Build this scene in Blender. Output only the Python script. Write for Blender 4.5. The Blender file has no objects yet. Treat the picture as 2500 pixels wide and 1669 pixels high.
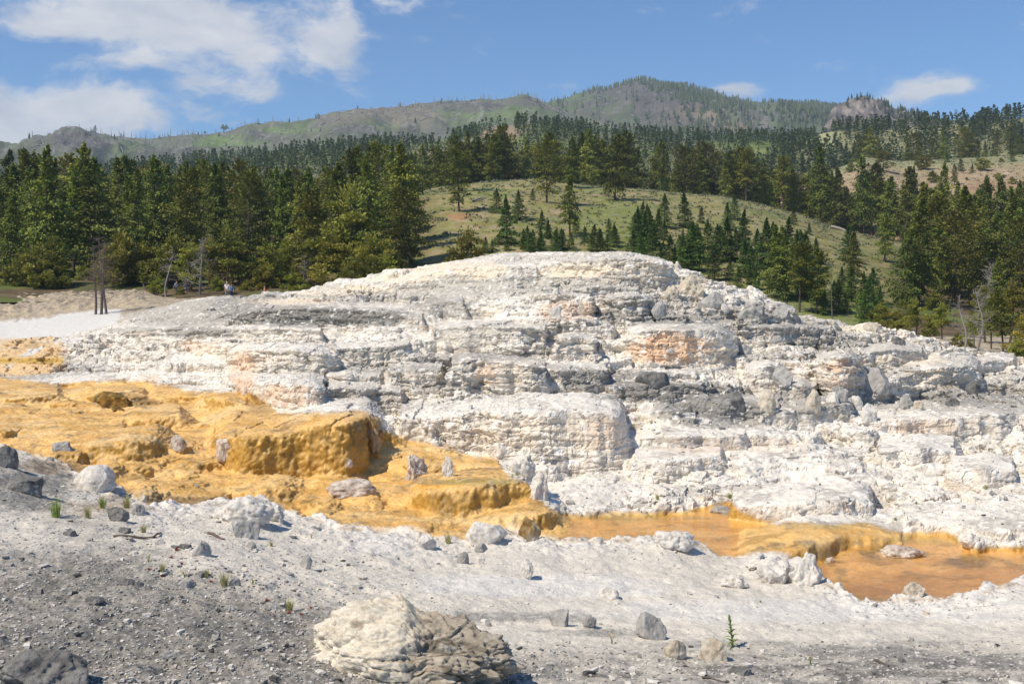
import bpy, bmesh, math, random
import numpy as np
from mathutils import Vector, Matrix, Euler

random.seed(7)
RNG = np.random.default_rng(11)
SC = bpy.context.scene
COL = SC.collection
F = 2680.0            # focal length in units of the photograph's 2500 px width
U0, V0 = 1250.0, 700.0  # optical axis column, eye-level row

# ------------------------------------------------------------------ camera
cam_d = bpy.data.cameras.new('camera')
cam = bpy.data.objects.new('camera', cam_d); COL.objects.link(cam)
cam.location = (0, 0, 0); cam.rotation_euler = (math.radians(90), 0, 0)
cam_d.sensor_width = 36.0; cam_d.lens = 36.0 * F / 2500.0
cam_d.shift_y = -(834.5 - V0) / 2500.0
cam_d.clip_start = 0.1; cam_d.clip_end = 9000
SC.camera = cam

# ------------------------------------------------------------------ light
SUN_EL = math.radians(52); SUN_AZ = math.radians(238)   # azimuth clockwise from +Y (view direction)
SUN_DIR = Vector((math.sin(SUN_AZ) * math.cos(SUN_EL), math.cos(SUN_AZ) * math.cos(SUN_EL), math.sin(SUN_EL)))
sun_d = bpy.data.lights.new('sun', 'SUN'); sun_d.energy = 4.9; sun_d.angle = math.radians(0.53)
sun_d.color = (1.0, 0.90, 0.735)
sun = bpy.data.objects.new('sun', sun_d); COL.objects.link(sun)
sun.rotation_euler = SUN_DIR.to_track_quat('Z', 'Y').to_euler()

SC.view_settings.view_transform = 'Standard'
SC.view_settings.look = 'None'
SC.view_settings.exposure = 0.0
SC.view_settings.gamma = 1.0
SC.view_settings.use_curve_mapping = False

def nd(nt, typ, loc=None, **kw):
    n = nt.nodes.new(typ)
    for k, v in kw.items():
        if k == 'inp':
            for kk, vv in v.items(): n.inputs[kk].default_value = vv
        else: setattr(n, k, v)
    return n
def math_n(nt, op, a, b=None, clamp=False):
    n = nt.nodes.new('ShaderNodeMath'); n.operation = op; n.use_clamp = clamp
    for i, x in enumerate((a, b)):
        if x is None: continue
        if isinstance(x, (int, float)): n.inputs[i].default_value = x
        else: nt.links.new(x, n.inputs[i])
    return n.outputs[0]

def make_world():
    w = bpy.data.worlds.new('World'); SC.world = w; w.use_nodes = True
    nt = w.node_tree; nt.nodes.clear(); L = nt.links.new
    sky = nd(nt, 'ShaderNodeTexSky', sky_type='NISHITA')
    sky.sun_disc = False; sky.sun_elevation = SUN_EL; sky.sun_rotation = SUN_AZ
    sky.altitude = 2000; sky.air_density = 1.0; sky.dust_density = 0.5; sky.ozone_density = 3.0
    tc = nd(nt, 'ShaderNodeTexCoord')
    # broad warp of the view direction, then wispy noise, stretched sideways
    wn = nd(nt, 'ShaderNodeTexNoise', inp={'Scale': 9.0, 'Detail': 4.0, 'Roughness': 0.55})
    L(tc.outputs['Generated'], wn.inputs['Vector'])
    sub = nd(nt, 'ShaderNodeVectorMath', operation='SUBTRACT'); L(wn.outputs['Color'], sub.inputs[0]); sub.inputs[1].default_value = (.5, .5, .5)
    scl = nd(nt, 'ShaderNodeVectorMath', operation='SCALE'); L(sub.outputs[0], scl.inputs[0]); scl.inputs['Scale'].default_value = 0.045
    add = nd(nt, 'ShaderNodeVectorMath', operation='ADD'); L(tc.outputs['Generated'], add.inputs[0]); L(scl.outputs[0], add.inputs[1])
    mp = nd(nt, 'ShaderNodeMapping'); mp.inputs['Scale'].default_value = (1.0, 1.0, 2.2); L(add.outputs[0], mp.inputs['Vector'])
    n1 = nd(nt, 'ShaderNodeTexNoise', inp={'Scale': 11.0, 'Detail': 10.0, 'Roughness': 0.63, 'Distortion': 0.15}); L(mp.outputs[0], n1.inputs['Vector'])
    blobs = CLOUDS
    acc = None
    for (u, v, ru, rv, amp) in blobs:
        d = Vector(((u - U0) / F, 1.0, (V0 - v) / F)).normalized()
        s = nd(nt, 'ShaderNodeVectorMath', operation='SUBTRACT'); L(add.outputs[0], s.inputs[0]); s.inputs[1].default_value = d
        m = nd(nt, 'ShaderNodeVectorMath', operation='MULTIPLY'); L(s.outputs[0], m.inputs[0]); m.inputs[1].default_value = (F / ru, F / ru, F / rv)
        dot = nd(nt, 'ShaderNodeVectorMath', operation='DOT_PRODUCT'); L(m.outputs[0], dot.inputs[0]); L(m.outputs[0], dot.inputs[1])
        e = math_n(nt, 'POWER', 2.718, math_n(nt, 'MULTIPLY', dot.outputs['Value'], -1.0))
        e = math_n(nt, 'MULTIPLY', e, amp)
        acc = e if acc is None else math_n(nt, 'ADD', acc, e)
    # general scattered cloud field for the rest of the sky
    n2 = nd(nt, 'ShaderNodeTexNoise', inp={'Scale': 2.2, 'Detail': 3.0}); L(tc.outputs['Generated'], n2.inputs['Vector'])
    gen = math_n(nt, 'MULTIPLY', math_n(nt, 'SUBTRACT', n2.outputs['Fac'], 0.60), 1.2)
    acc = math_n(nt, 'ADD', acc, math_n(nt, 'MAXIMUM', gen, 0.0))
    dens = math_n(nt, 'ADD', acc, math_n(nt, 'MULTIPLY', math_n(nt, 'SUBTRACT', n1.outputs['Fac'], 0.5), 2.5))
    ramp = nd(nt, 'ShaderNodeMapRange', interpolation_type='SMOOTHSTEP', inp={'From Min': 0.22, 'From Max': 0.86, 'To Min': 0.0, 'To Max': 0.93})
    L(dens, ramp.inputs['Value'])
    # cloud tone: thick bodies slightly greyer than the sunlit rims
    tone = nd(nt, 'ShaderNodeTexNoise', inp={'Scale': 16.0, 'Detail': 6.0}); L(mp.outputs[0], tone.inputs['Vector'])
    ct = nd(nt, 'ShaderNodeMixRGB'); ct.inputs[1].default_value = (4.9, 5.2, 5.9, 1); ct.inputs[2].default_value = (7.0, 6.95, 7.1, 1)
    tr = nd(nt, 'ShaderNodeMapRange', inp={'From Min': 0.35, 'From Max': 0.65}); L(tone.outputs['Fac'], tr.inputs['Value']); L(tr.outputs[0], ct.inputs[0])
    tint = nd(nt, 'ShaderNodeMixRGB', blend_type='MULTIPLY'); tint.inputs[0].default_value = 1.0
    L(sky.outputs[0], tint.inputs[1]); tint.inputs[2].default_value = SKY_TINT
    mx = nd(nt, 'ShaderNodeMixRGB'); L(ramp.outputs[0], mx.inputs[0]); L(tint.outputs[0], mx.inputs[1]); L(ct.outputs[0], mx.inputs[2])
    bg = nd(nt, 'ShaderNodeBackground'); bg.inputs['Strength'].default_value = 0.12; L(mx.outputs[0], bg.inputs['Color'])
    out = nd(nt, 'ShaderNodeOutputWorld'); L(bg.outputs[0], out.inputs['Surface'])
SKY_TINT = (0.70, 0.96, 1.16, 1)
CLOUDS = [(450, 60, 250, 70, .66), (560, 190, 170, 80, .62), (300, 30, 240, 60, .45), (620, 235, 90, 26, .45), (260, 155, 140, 24, .55),
          (110, 70, 90, 22, .35), (0, 30, 60, 50, .3), (330, 275, 190, 55, .62), (60, 300, 170, 60, .6), (160, 230, 110, 40, .3), (-150, 250, 200, 120, .6),
          (815, 95, 62, 36, .95), (870, 60, 40, 30, .35), (990, 15, 50, 30, .3), (1000, -20, 120, 60, .25), (760, 10, 90, 26, .3),
          (1800, 222, 66, 24, .85), (2270, 226, 115, 34, .85), (2345, 213, 30, 14, .45), (1670, 30, 90, 6, .16), (850, 262, 90, 12, .2),
          (-500, 150, 400, 200, .4)]
make_world()

# ------------------------------------------------------------------ noise
_r = np.random.default_rng(3)
_G2 = _r.uniform(0, 2 * np.pi, 256); _G2 = np.stack([np.cos(_G2), np.sin(_G2)], 1).astype(np.float32)
_G3 = _r.normal(size=(256, 3)); _G3 = (_G3 / np.linalg.norm(_G3, axis=1)[:, None]).astype(np.float32)
_RV = _r.random((256, 4)).astype(np.float32)
def _hash(ix, iy, iz=None, seed=0):
    h = ix.astype(np.uint32) * np.uint32(374761393) + iy.astype(np.uint32) * np.uint32(668265263) + np.uint32((seed * 974711 + 12345) & 0xffffffff)
    if iz is not None: h = h + iz.astype(np.uint32) * np.uint32(2246822519)
    h ^= h >> np.uint32(13); h *= np.uint32(1274126177); h ^= h >> np.uint32(16)
    return (h & np.uint32(255)).astype(np.int32)
def perlin2(x, y, seed=0):
    x = np.asarray(x, np.float32); y = np.asarray(y, np.float32)
    fx = np.floor(x); fy = np.floor(y); ix = fx.astype(np.int32); iy = fy.astype(np.int32)
    tx = x - fx; ty = y - fy
    sx = tx * tx * tx * (tx * (tx * 6 - 15) + 10); sy = ty * ty * ty * (ty * (ty * 6 - 15) + 10)
    def g(dx, dy):
        gr = _G2[_hash(ix + dx, iy + dy, None, seed)]
        return gr[..., 0] * (tx - dx) + gr[..., 1] * (ty - dy)
    a = g(0, 0); b = g(1, 0); c = g(0, 1); d = g(1, 1)
    a = a + sx * (b - a); c = c + sx * (d - c)
    return (a + sy * (c - a)) * 1.5
def perlin3(p, seed=0):
    p = np.asarray(p, np.float32)
    f = np.floor(p); i = f.astype(np.int32); t = p - f
    s = t * t * t * (t * (t * 6 - 15) + 10)
    r = []
    for dz in (0, 1):
        for dy in (0, 1):
            for dx in (0, 1):
                gr = _G3[_hash(i[..., 0] + dx, i[..., 1] + dy, i[..., 2] + dz, seed)]
                r.append(gr[..., 0] * (t[..., 0] - dx) + gr[..., 1] * (t[..., 1] - dy) + gr[..., 2] * (t[..., 2] - dz))
    sx, sy, sz = s[..., 0], s[..., 1], s[..., 2]
    x00 = r[0] + sx * (r[1] - r[0]); x10 = r[2] + sx * (r[3] - r[2]); x01 = r[4] + sx * (r[5] - r[4]); x11 = r[6] + sx * (r[7] - r[6])
    y0 = x00 + sy * (x10 - x00); y1 = x01 + sy * (x11 - x01)
    return (y0 + sz * (y1 - y0)) * 1.5
def fbm2(x, y, o=4, seed=0, gain=.5, lac=2.03):
    a = 1.0; s = 0
    for k in range(o):
        s = s + a * perlin2(x, y, seed + k); x = x * lac; y = y * lac; a *= gain
    return s
def fbm3(p, o=4, seed=0, gain=.5, lac=2.03):
    a = 1.0; s = 0
    for k in range(o):
        s = s + a * perlin3(p, seed + k); p = p * lac; a *= gain
    return s
def voronoi2(x, y, seed=0):
    """F1, F2-F1, cell random"""
    x = np.asarray(x, np.float32); y = np.asarray(y, np.float32)
    ix = np.floor(x).astype(np.int32); iy = np.floor(y).astype(np.int32)
    f1 = np.full(x.shape, 9., np.float32); f2 = f1.copy(); cr = np.zeros(x.shape, np.float32)
    for dx in (-1, 0, 1):
        for dy in (-1, 0, 1):
            h = _RV[_hash(ix + dx, iy + dy, None, seed)]
            ddx = ix + dx + .1 + .8 * h[..., 0] - x; ddy = iy + dy + .1 + .8 * h[..., 1] - y
            d = ddx * ddx + ddy * ddy
            m = d < f1
            f2 = np.where(m, f1, np.minimum(f2, d)); cr = np.where(m, h[..., 2], cr); f1 = np.where(m, d, f1)
    f1 = np.sqrt(f1); f2 = np.sqrt(f2)
    return f1, f2 - f1, cr
def voronoi3c(p, seed=0):
    """F1, F2-F1, cell random, of 3-D points"""
    p = np.asarray(p, np.float32); i = np.floor(p).astype(np.int32)
    f1 = np.full(p.shape[:-1], 9., np.float32); f2 = f1.copy(); cr = np.zeros_like(f1)
    for dx in (-1, 0, 1):
        for dy in (-1, 0, 1):
            for dz in (-1, 0, 1):
                h = _RV[_hash(i[..., 0] + dx, i[..., 1] + dy, i[..., 2] + dz, seed)]
                a = i[..., 0] + dx + h[..., 0] - p[..., 0]; b = i[..., 1] + dy + h[..., 1] - p[..., 1]; c = i[..., 2] + dz + h[..., 2] - p[..., 2]
                d = a * a + b * b + c * c; m = d < f1
                f2 = np.where(m, f1, np.minimum(f2, d)); cr = np.where(m, h[..., 3], cr); f1 = np.where(m, d, f1)
    return np.sqrt(f1), np.sqrt(f2) - np.sqrt(f1), cr
def voronoi3(p, seed=0):
    p = np.asarray(p, np.float32); i = np.floor(p).astype(np.int32)
    f1 = np.full(p.shape[:-1], 9., np.float32)
    for dx in (-1, 0, 1):
        for dy in (-1, 0, 1):
            for dz in (-1, 0, 1):
                h = _RV[_hash(i[..., 0] + dx, i[..., 1] + dy, i[..., 2] + dz, seed)]
                a = i[..., 0] + dx + h[..., 0] - p[..., 0]; b = i[..., 1] + dy + h[..., 1] - p[..., 1]; c = i[..., 2] + dz + h[..., 2] - p[..., 2]
                f1 = np.minimum(f1, a * a + b * b + c * c)
    return np.sqrt(f1)
def sst(a, b, x):
    t = np.clip((x - a) / (b - a), 0, 1); return t * t * (3 - 2 * t)
def gsmooth(a, sig, axis):
    r = int(sig * 3) + 1; k = np.exp(-.5 * (np.arange(-r, r + 1) / sig) ** 2); k /= k.sum()
    pad = [(0, 0)] * a.ndim; pad[axis] = (r, r)
    ap = np.pad(a, pad, mode='edge'); out = np.zeros_like(a)
    n = a.shape[axis]
    for j, w in enumerate(k):
        sl = [slice(None)] * a.ndim; sl[axis] = slice(j, j + n); out += w * ap[tuple(sl)]
    return out

# ------------------------------------------------------------------ object helpers
def tag(o, label=None, cat=None, group=None, kind=None):
    if label: o['label'] = label
    if cat: o['category'] = cat
    if group: o['group'] = group
    if kind: o['kind'] = kind
    return o
def mesh_np(name, V, Fc, smooth=True):
    V = np.asarray(V, np.float32); Fc = np.asarray(Fc, np.int32)
    me = bpy.data.meshes.new(name)
    me.vertices.add(len(V)); me.vertices.foreach_set('co', V.ravel())
    n, k = Fc.shape
    me.loops.add(n * k); me.loops.foreach_set('vertex_index', Fc.ravel())
    me.polygons.add(n); me.polygons.foreach_set('loop_start', np.arange(0, n * k, k, dtype=np.int32))
    me.polygons.foreach_set('loop_total', np.full(n, k, np.int32))
    me.polygons.foreach_set('use_smooth', np.full(n, smooth, bool))
    me.update(calc_edges=True)
    return me
def attr_col(me, name, C):
    a = me.color_attributes.new(name, 'FLOAT_COLOR', 'POINT')
    C = np.concatenate([C, np.ones((len(C), 1))], 1).astype(np.float32) if C.shape[1] == 3 else C.astype(np.float32)
    a.data.foreach_set('color', C.ravel())
def attr_f(me, name, X):
    a = me.attributes.new(name, 'FLOAT', 'POINT'); a.data.foreach_set('value', np.asarray(X, np.float32).ravel())
def obj(name, me, mat=None, parent=None, loc=None):
    o = bpy.data.objects.new(name, me); COL.objects.link(o)
    if mat is not None and me is not None:
        if not me.materials: me.materials.append(mat)
    if parent is not None: o.parent = parent
    if loc is not None: o.location = loc
    return o
def empty(name, loc=(0, 0, 0)):
    o = bpy.data.objects.new(name, None); COL.objects.link(o); o.location = loc; o.empty_display_size = .2
    return o
def grid_faces(nr, nc):
    i = np.arange(nr - 1)[:, None] * nc + np.arange(nc - 1)[None, :]
    return np.stack([i, i + 1, i + nc + 1, i + nc], -1).reshape(-1, 4)
def lerp(a, b, t): return a + (b - a) * t
def mixc(c, col, m):
    return c + (np.asarray(col, np.float32) - c) * m[..., None]

# ------------------------------------------------------------------ materials
def new_mat(name):
    m = bpy.data.materials.new(name); m.use_nodes = True
    nt = m.node_tree; b = nt.nodes['Principled BSDF']
    return m, nt, b
def terrain_mat(name, bump=0.5, scales=((2.2, .5), (9., .35), (38., .15)), contrast=.22, dist=.06, wetr=.28):
    m, nt, b = new_mat(name); L = nt.links.new
    at = nd(nt, 'ShaderNodeAttribute', attribute_name='Col'); aw = nd(nt, 'ShaderNodeAttribute', attribute_name='Wet')
    tc = nd(nt, 'ShaderNodeTexCoord')
    h = None; v = None
    for s, w in scales:
        n = nd(nt, 'ShaderNodeTexNoise', inp={'Scale': s, 'Detail': 6.0, 'Roughness': .62}); L(tc.outputs['Object'], n.inputs['Vector'])
        t = math_n(nt, 'MULTIPLY', n.outputs['Fac'], w); h = t if h is None else math_n(nt, 'ADD', h, t)
    mr = nd(nt, 'ShaderNodeMapRange', inp={'From Min': .36, 'From Max': .64, 'To Min': 1 - contrast, 'To Max': 1 + contrast * .8}); L(h, mr.inputs['Value'])
    mu = nd(nt, 'ShaderNodeVectorMath', operation='SCALE'); L(at.outputs['Color'], mu.inputs[0]); L(mr.outputs[0], mu.inputs['Scale'])
    L(mu.outputs[0], b.inputs['Base Color'])
    bp = nd(nt, 'ShaderNodeBump', inp={'Strength': bump, 'Distance': dist}); L(h, bp.inputs['Height']); L(bp.outputs[0], b.inputs['Normal'])
    ro = nd(nt, 'ShaderNodeMapRange', inp={'To Min': .92, 'To Max': wetr}); L(aw.outputs['Fac'], ro.inputs['Value']); L(ro.outputs[0], b.inputs['Roughness'])
    sp = nd(nt, 'ShaderNodeMapRange', inp={'To Min': .15, 'To Max': .5}); L(aw.outputs['Fac'], sp.inputs['Value']); L(sp.outputs[0], b.inputs['Specular IOR Level'])
    return m
def gravel_mat(name):
    m, nt, b = new_mat(name); L = nt.links.new
    at = nd(nt, 'ShaderNodeAttribute', attribute_name='Col'); tc = nd(nt, 'ShaderNodeTexCoord')
    mp = nd(nt, 'ShaderNodeMapping'); mp.inputs['Scale'].default_value = (1, .8, 1.4); L(tc.outputs['Object'], mp.inputs['Vector'])
    n1 = nd(nt, 'ShaderNodeTexNoise', inp={'Scale': 6., 'Detail': 8., 'Roughness': .72}); L(mp.outputs[0], n1.inputs['Vector'])
    n2 = nd(nt, 'ShaderNodeTexNoise', inp={'Scale': 26., 'Detail': 4., 'Roughness': .7}); L(mp.outputs[0], n2.inputs['Vector'])
    v1 = nd(nt, 'ShaderNodeTexVoronoi', inp={'Scale': 22.}); L(mp.outputs[0], v1.inputs['Vector'])
    v2 = nd(nt, 'ShaderNodeTexVoronoi', inp={'Scale': 9.}); L(mp.outputs[0], v2.inputs['Vector'])
    sp = nd(nt, 'ShaderNodeSeparateColor'); L(v1.outputs['Color'], sp.inputs[0])
    a = nd(nt, 'ShaderNodeMapRange', inp={'From Min': .3, 'From Max': .7, 'To Min': .62, 'To Max': 1.30}); L(n1.outputs['Fac'], a.inputs['Value'])
    c = nd(nt, 'ShaderNodeMapRange', inp={'From Min': .3, 'From Max': .7, 'To Min': .74, 'To Max': 1.24}); L(n2.outputs['Fac'], c.inputs['Value'])
    d = nd(nt, 'ShaderNodeMapRange', inp={'From Min': .0, 'From Max': 1., 'To Min': .78, 'To Max': 1.2}); L(sp.outputs[0], d.inputs['Value'])
    k = math_n(nt, 'MULTIPLY', a.outputs[0], math_n(nt, 'MULTIPLY', c.outputs[0], d.outputs[0]))
    g = nd(nt, 'ShaderNodeMapRange', inp={'From Min': .30, 'From Max': .58, 'To Min': 1.0, 'To Max': .34}); L(at.outputs['Fac'], g.inputs['Value'])
    k = math_n(nt, 'ADD', math_n(nt, 'MULTIPLY', math_n(nt, 'SUBTRACT', k, 1.0), g.outputs[0]), 1.0)
    mu = nd(nt, 'ShaderNodeVectorMath', operation='SCALE'); L(at.outputs['Color'], mu.inputs[0]); L(k, mu.inputs['Scale']); L(mu.outputs[0], b.inputs['Base Color'])
    h = math_n(nt, 'ADD', math_n(nt, 'MULTIPLY', n1.outputs['Fac'], .9), math_n(nt, 'MULTIPLY', n2.outputs['Fac'], .35))
    h = math_n(nt, 'SUBTRACT', h, math_n(nt, 'MULTIPLY', v1.outputs['Distance'], .25)); h = math_n(nt, 'SUBTRACT', h, math_n(nt, 'MULTIPLY', v2.outputs['Distance'], .3))
    bp = nd(nt, 'ShaderNodeBump', inp={'Strength': .62, 'Distance': .05}); L(h, bp.inputs['Height']); L(bp.outputs[0], b.inputs['Normal'])
    b.inputs['Roughness'].default_value = .95; b.inputs['Specular IOR Level'].default_value = .12
    return m
M_TERR = terrain_mat('travertine_surface', .9, ((2.5, .35), (8., .4), (22., .35)), .3, .10)
M_ORANGE = terrain_mat('bacterial_mat_surface', .85, ((4., .3), (16., .4), (50., .3)), .32, .05, .38)
M_GROUND = gravel_mat('gravel_surface')
M_HILL = terrain_mat('hillside_surface', .6, ((.25, .4), (1.1, .35), (4., .25)), .35, .5)
M_MTN = terrain_mat('mountain_surface', .8, ((.02, .4), (.09, .35), (.3, .25)), .4, 6.)

def rock_mat(name, c1, c2, c3, scale=6., bump=.7, band=0., dist=.04):
    m, nt, b = new_mat(name); L = nt.links.new
    tc = nd(nt, 'ShaderNodeTexCoord')
    n = nd(nt, 'ShaderNodeTexNoise', inp={'Scale': scale, 'Detail': 9., 'Roughness': .65}); L(tc.outputs['Object'], n.inputs['Vector'])
    r = nd(nt, 'ShaderNodeValToRGB'); L(n.outputs['Fac'], r.inputs[0])
    e = r.color_ramp.elements; e[0].position = .36; e[0].color = (*c1, 1); e[1].position = .66; e[1].color = (*c3, 1)
    k = e.new(.5); k.color = (*c2, 1)
    L(r.outputs[0], b.inputs['Base Color']); b.inputs['Roughness'].default_value = .93; b.inputs['Specular IOR Level'].default_value = .2
    n2 = nd(nt, 'ShaderNodeTexNoise', inp={'Scale': scale * 4, 'Detail': 6., 'Roughness': .7}); L(tc.outputs['Object'], n2.inputs['Vector'])
    hh = math_n(nt, 'ADD', n.outputs['Fac'], math_n(nt, 'MULTIPLY', n2.outputs['Fac'], .5))
    bp = nd(nt, 'ShaderNodeBump', inp={'Strength': bump, 'Distance': dist}); L(hh, bp.inputs['Height']); L(bp.outputs[0], b.inputs['Normal'])
    return m
MR = {
    'white': rock_mat('white_crust_rock', (.48, .44, .39), (.67, .625, .56), (.77, .735, .68), 7., .7, 0., .04),
    'pink': rock_mat('stained_crust_rock', (.30, .23, .17), (.56, .47, .39), (.72, .66, .60), 6., .8, 0., .04),
    'grey': rock_mat('grey_rock', (.27, .26, .24), (.38, .365, .34), (.48, .46, .43), 5., .8),
    'dark': rock_mat('dark_rock', (.11, .106, .10), (.19, .182, .17), (.29, .28, .26), 5., .9),
    'tan': rock_mat('tan_rock', (.36, .30, .22), (.55, .48, .38), (.66, .60, .50), 5., .8),
    'rust': rock_mat('algae_stained_rock', (.20, .10, .025), (.36, .25, .12), (.42, .39, .34), 3., .8),
    'gold': rock_mat('bacteria_coated_rock', (.16, .09, .02), (.36, .20, .035), (.56, .33, .07), 4., .6),
    'brown': rock_mat('brown_coated_rock', (.07, .045, .02), (.20, .12, .035), (.42, .25, .06), 4., .8),
}
def plain_mat(name, c, rough=.8, var=.25, scale=8., transl=0.):
    m, nt, b = new_mat(name); L = nt.links.new
    tc = nd(nt, 'ShaderNodeTexCoord'); n = nd(nt, 'ShaderNodeTexNoise', inp={'Scale': scale, 'Detail': 4.}); L(tc.outputs['Object'], n.inputs['Vector'])
    mr = nd(nt, 'ShaderNodeMapRange', inp={'From Min': .3, 'From Max': .7, 'To Min': 1 - var, 'To Max': 1 + var}); L(n.outputs['Fac'], mr.inputs['Value'])
    mu = nd(nt, 'ShaderNodeVectorMath', operation='SCALE'); mu.inputs[0].default_value = c; L(mr.outputs[0], mu.inputs['Scale'])
    L(mu.outputs[0], b.inputs['Base Color']); b.inputs['Roughness'].default_value = rough; b.inputs['Specular IOR Level'].default_value = .25
    if transl > 0:
        t = nd(nt, 'ShaderNodeBsdfTranslucent'); L(mu.outputs[0], t.inputs[0]); mx = nd(nt, 'ShaderNodeMixShader'); mx.inputs[0].default_value = transl
        L(b.outputs[0], mx.inputs[1]); L(t.outputs[0], mx.inputs[2]); L(mx.outputs[0], nt.nodes['Material Output'].inputs['Surface'])
    return m
def foliage_mat(name, dark, light, transl=.2, objvar=.35):
    m, nt, b = new_mat(name); L = nt.links.new
    at = nd(nt, 'ShaderNodeAttribute', attribute_name='tint'); oi = nd(nt, 'ShaderNodeObjectInfo')
    mx = nd(nt, 'ShaderNodeMixRGB'); L(at.outputs['Fac'], mx.inputs[0]); mx.inputs[1].default_value = (*dark, 1); mx.inputs[2].default_value = (*light, 1)
    mr = nd(nt, 'ShaderNodeMapRange', inp={'To Min': 1 - objvar, 'To Max': 1 + objvar}); L(oi.outputs['Random'], mr.inputs['Value'])
    hs = nd(nt, 'ShaderNodeHueSaturation'); L(mx.outputs[0], hs.inputs['Color']); L(mr.outputs[0], hs.inputs['Value'])
    w = nd(nt, 'ShaderNodeMath', operation='FRACT'); L(math_n(nt, 'MULTIPLY', oi.outputs['Random'], 7.31), w.inputs[0])
    hr = nd(nt, 'ShaderNodeMapRange', inp={'To Min': .475, 'To Max': .515}); L(w.outputs[0], hr.inputs['Value']); L(hr.outputs[0], hs.inputs['Hue'])
    L(hs.outputs[0], b.inputs['Base Color']); b.inputs['Roughness'].default_value = .6; b.inputs['Specular IOR Level'].default_value = .3
    t = nd(nt, 'ShaderNodeBsdfTranslucent'); L(hs.outputs[0], t.inputs[0]); ms = nd(nt, 'ShaderNodeMixShader'); ms.inputs[0].default_value = transl
    L(b.outputs[0], ms.inputs[1]); L(t.outputs[0], ms.inputs[2]); L(ms.outputs[0], nt.nodes['Material Output'].inputs['Surface'])
    return m
M_FIR = foliage_mat('fir_needles', (.066, .098, .016), (.275, .32, .048))
M_PINE = foliage_mat('pine_needles', (.066, .084, .014), (.27, .27, .042))
M_SPRUCE = foliage_mat('spruce_needles', (.042, .085, .020), (.150, .235, .045))
M_JUN = foliage_mat('juniper_foliage', (.125, .138, .022), (.36, .345, .055))
M_FAR = foliage_mat('distant_needles', (.036, .062, .022), (.115, .155, .050))
M_BARK = plain_mat('bark', (.10, .075, .055), .9, .3, 6.)
M_DEAD = plain_mat('dead_wood', (.30, .27, .25), .9, .3, 6.)
M_DEADBR = plain_mat('weathered_dark_wood', (.16, .125, .11), .9, .3, 6.)

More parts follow.
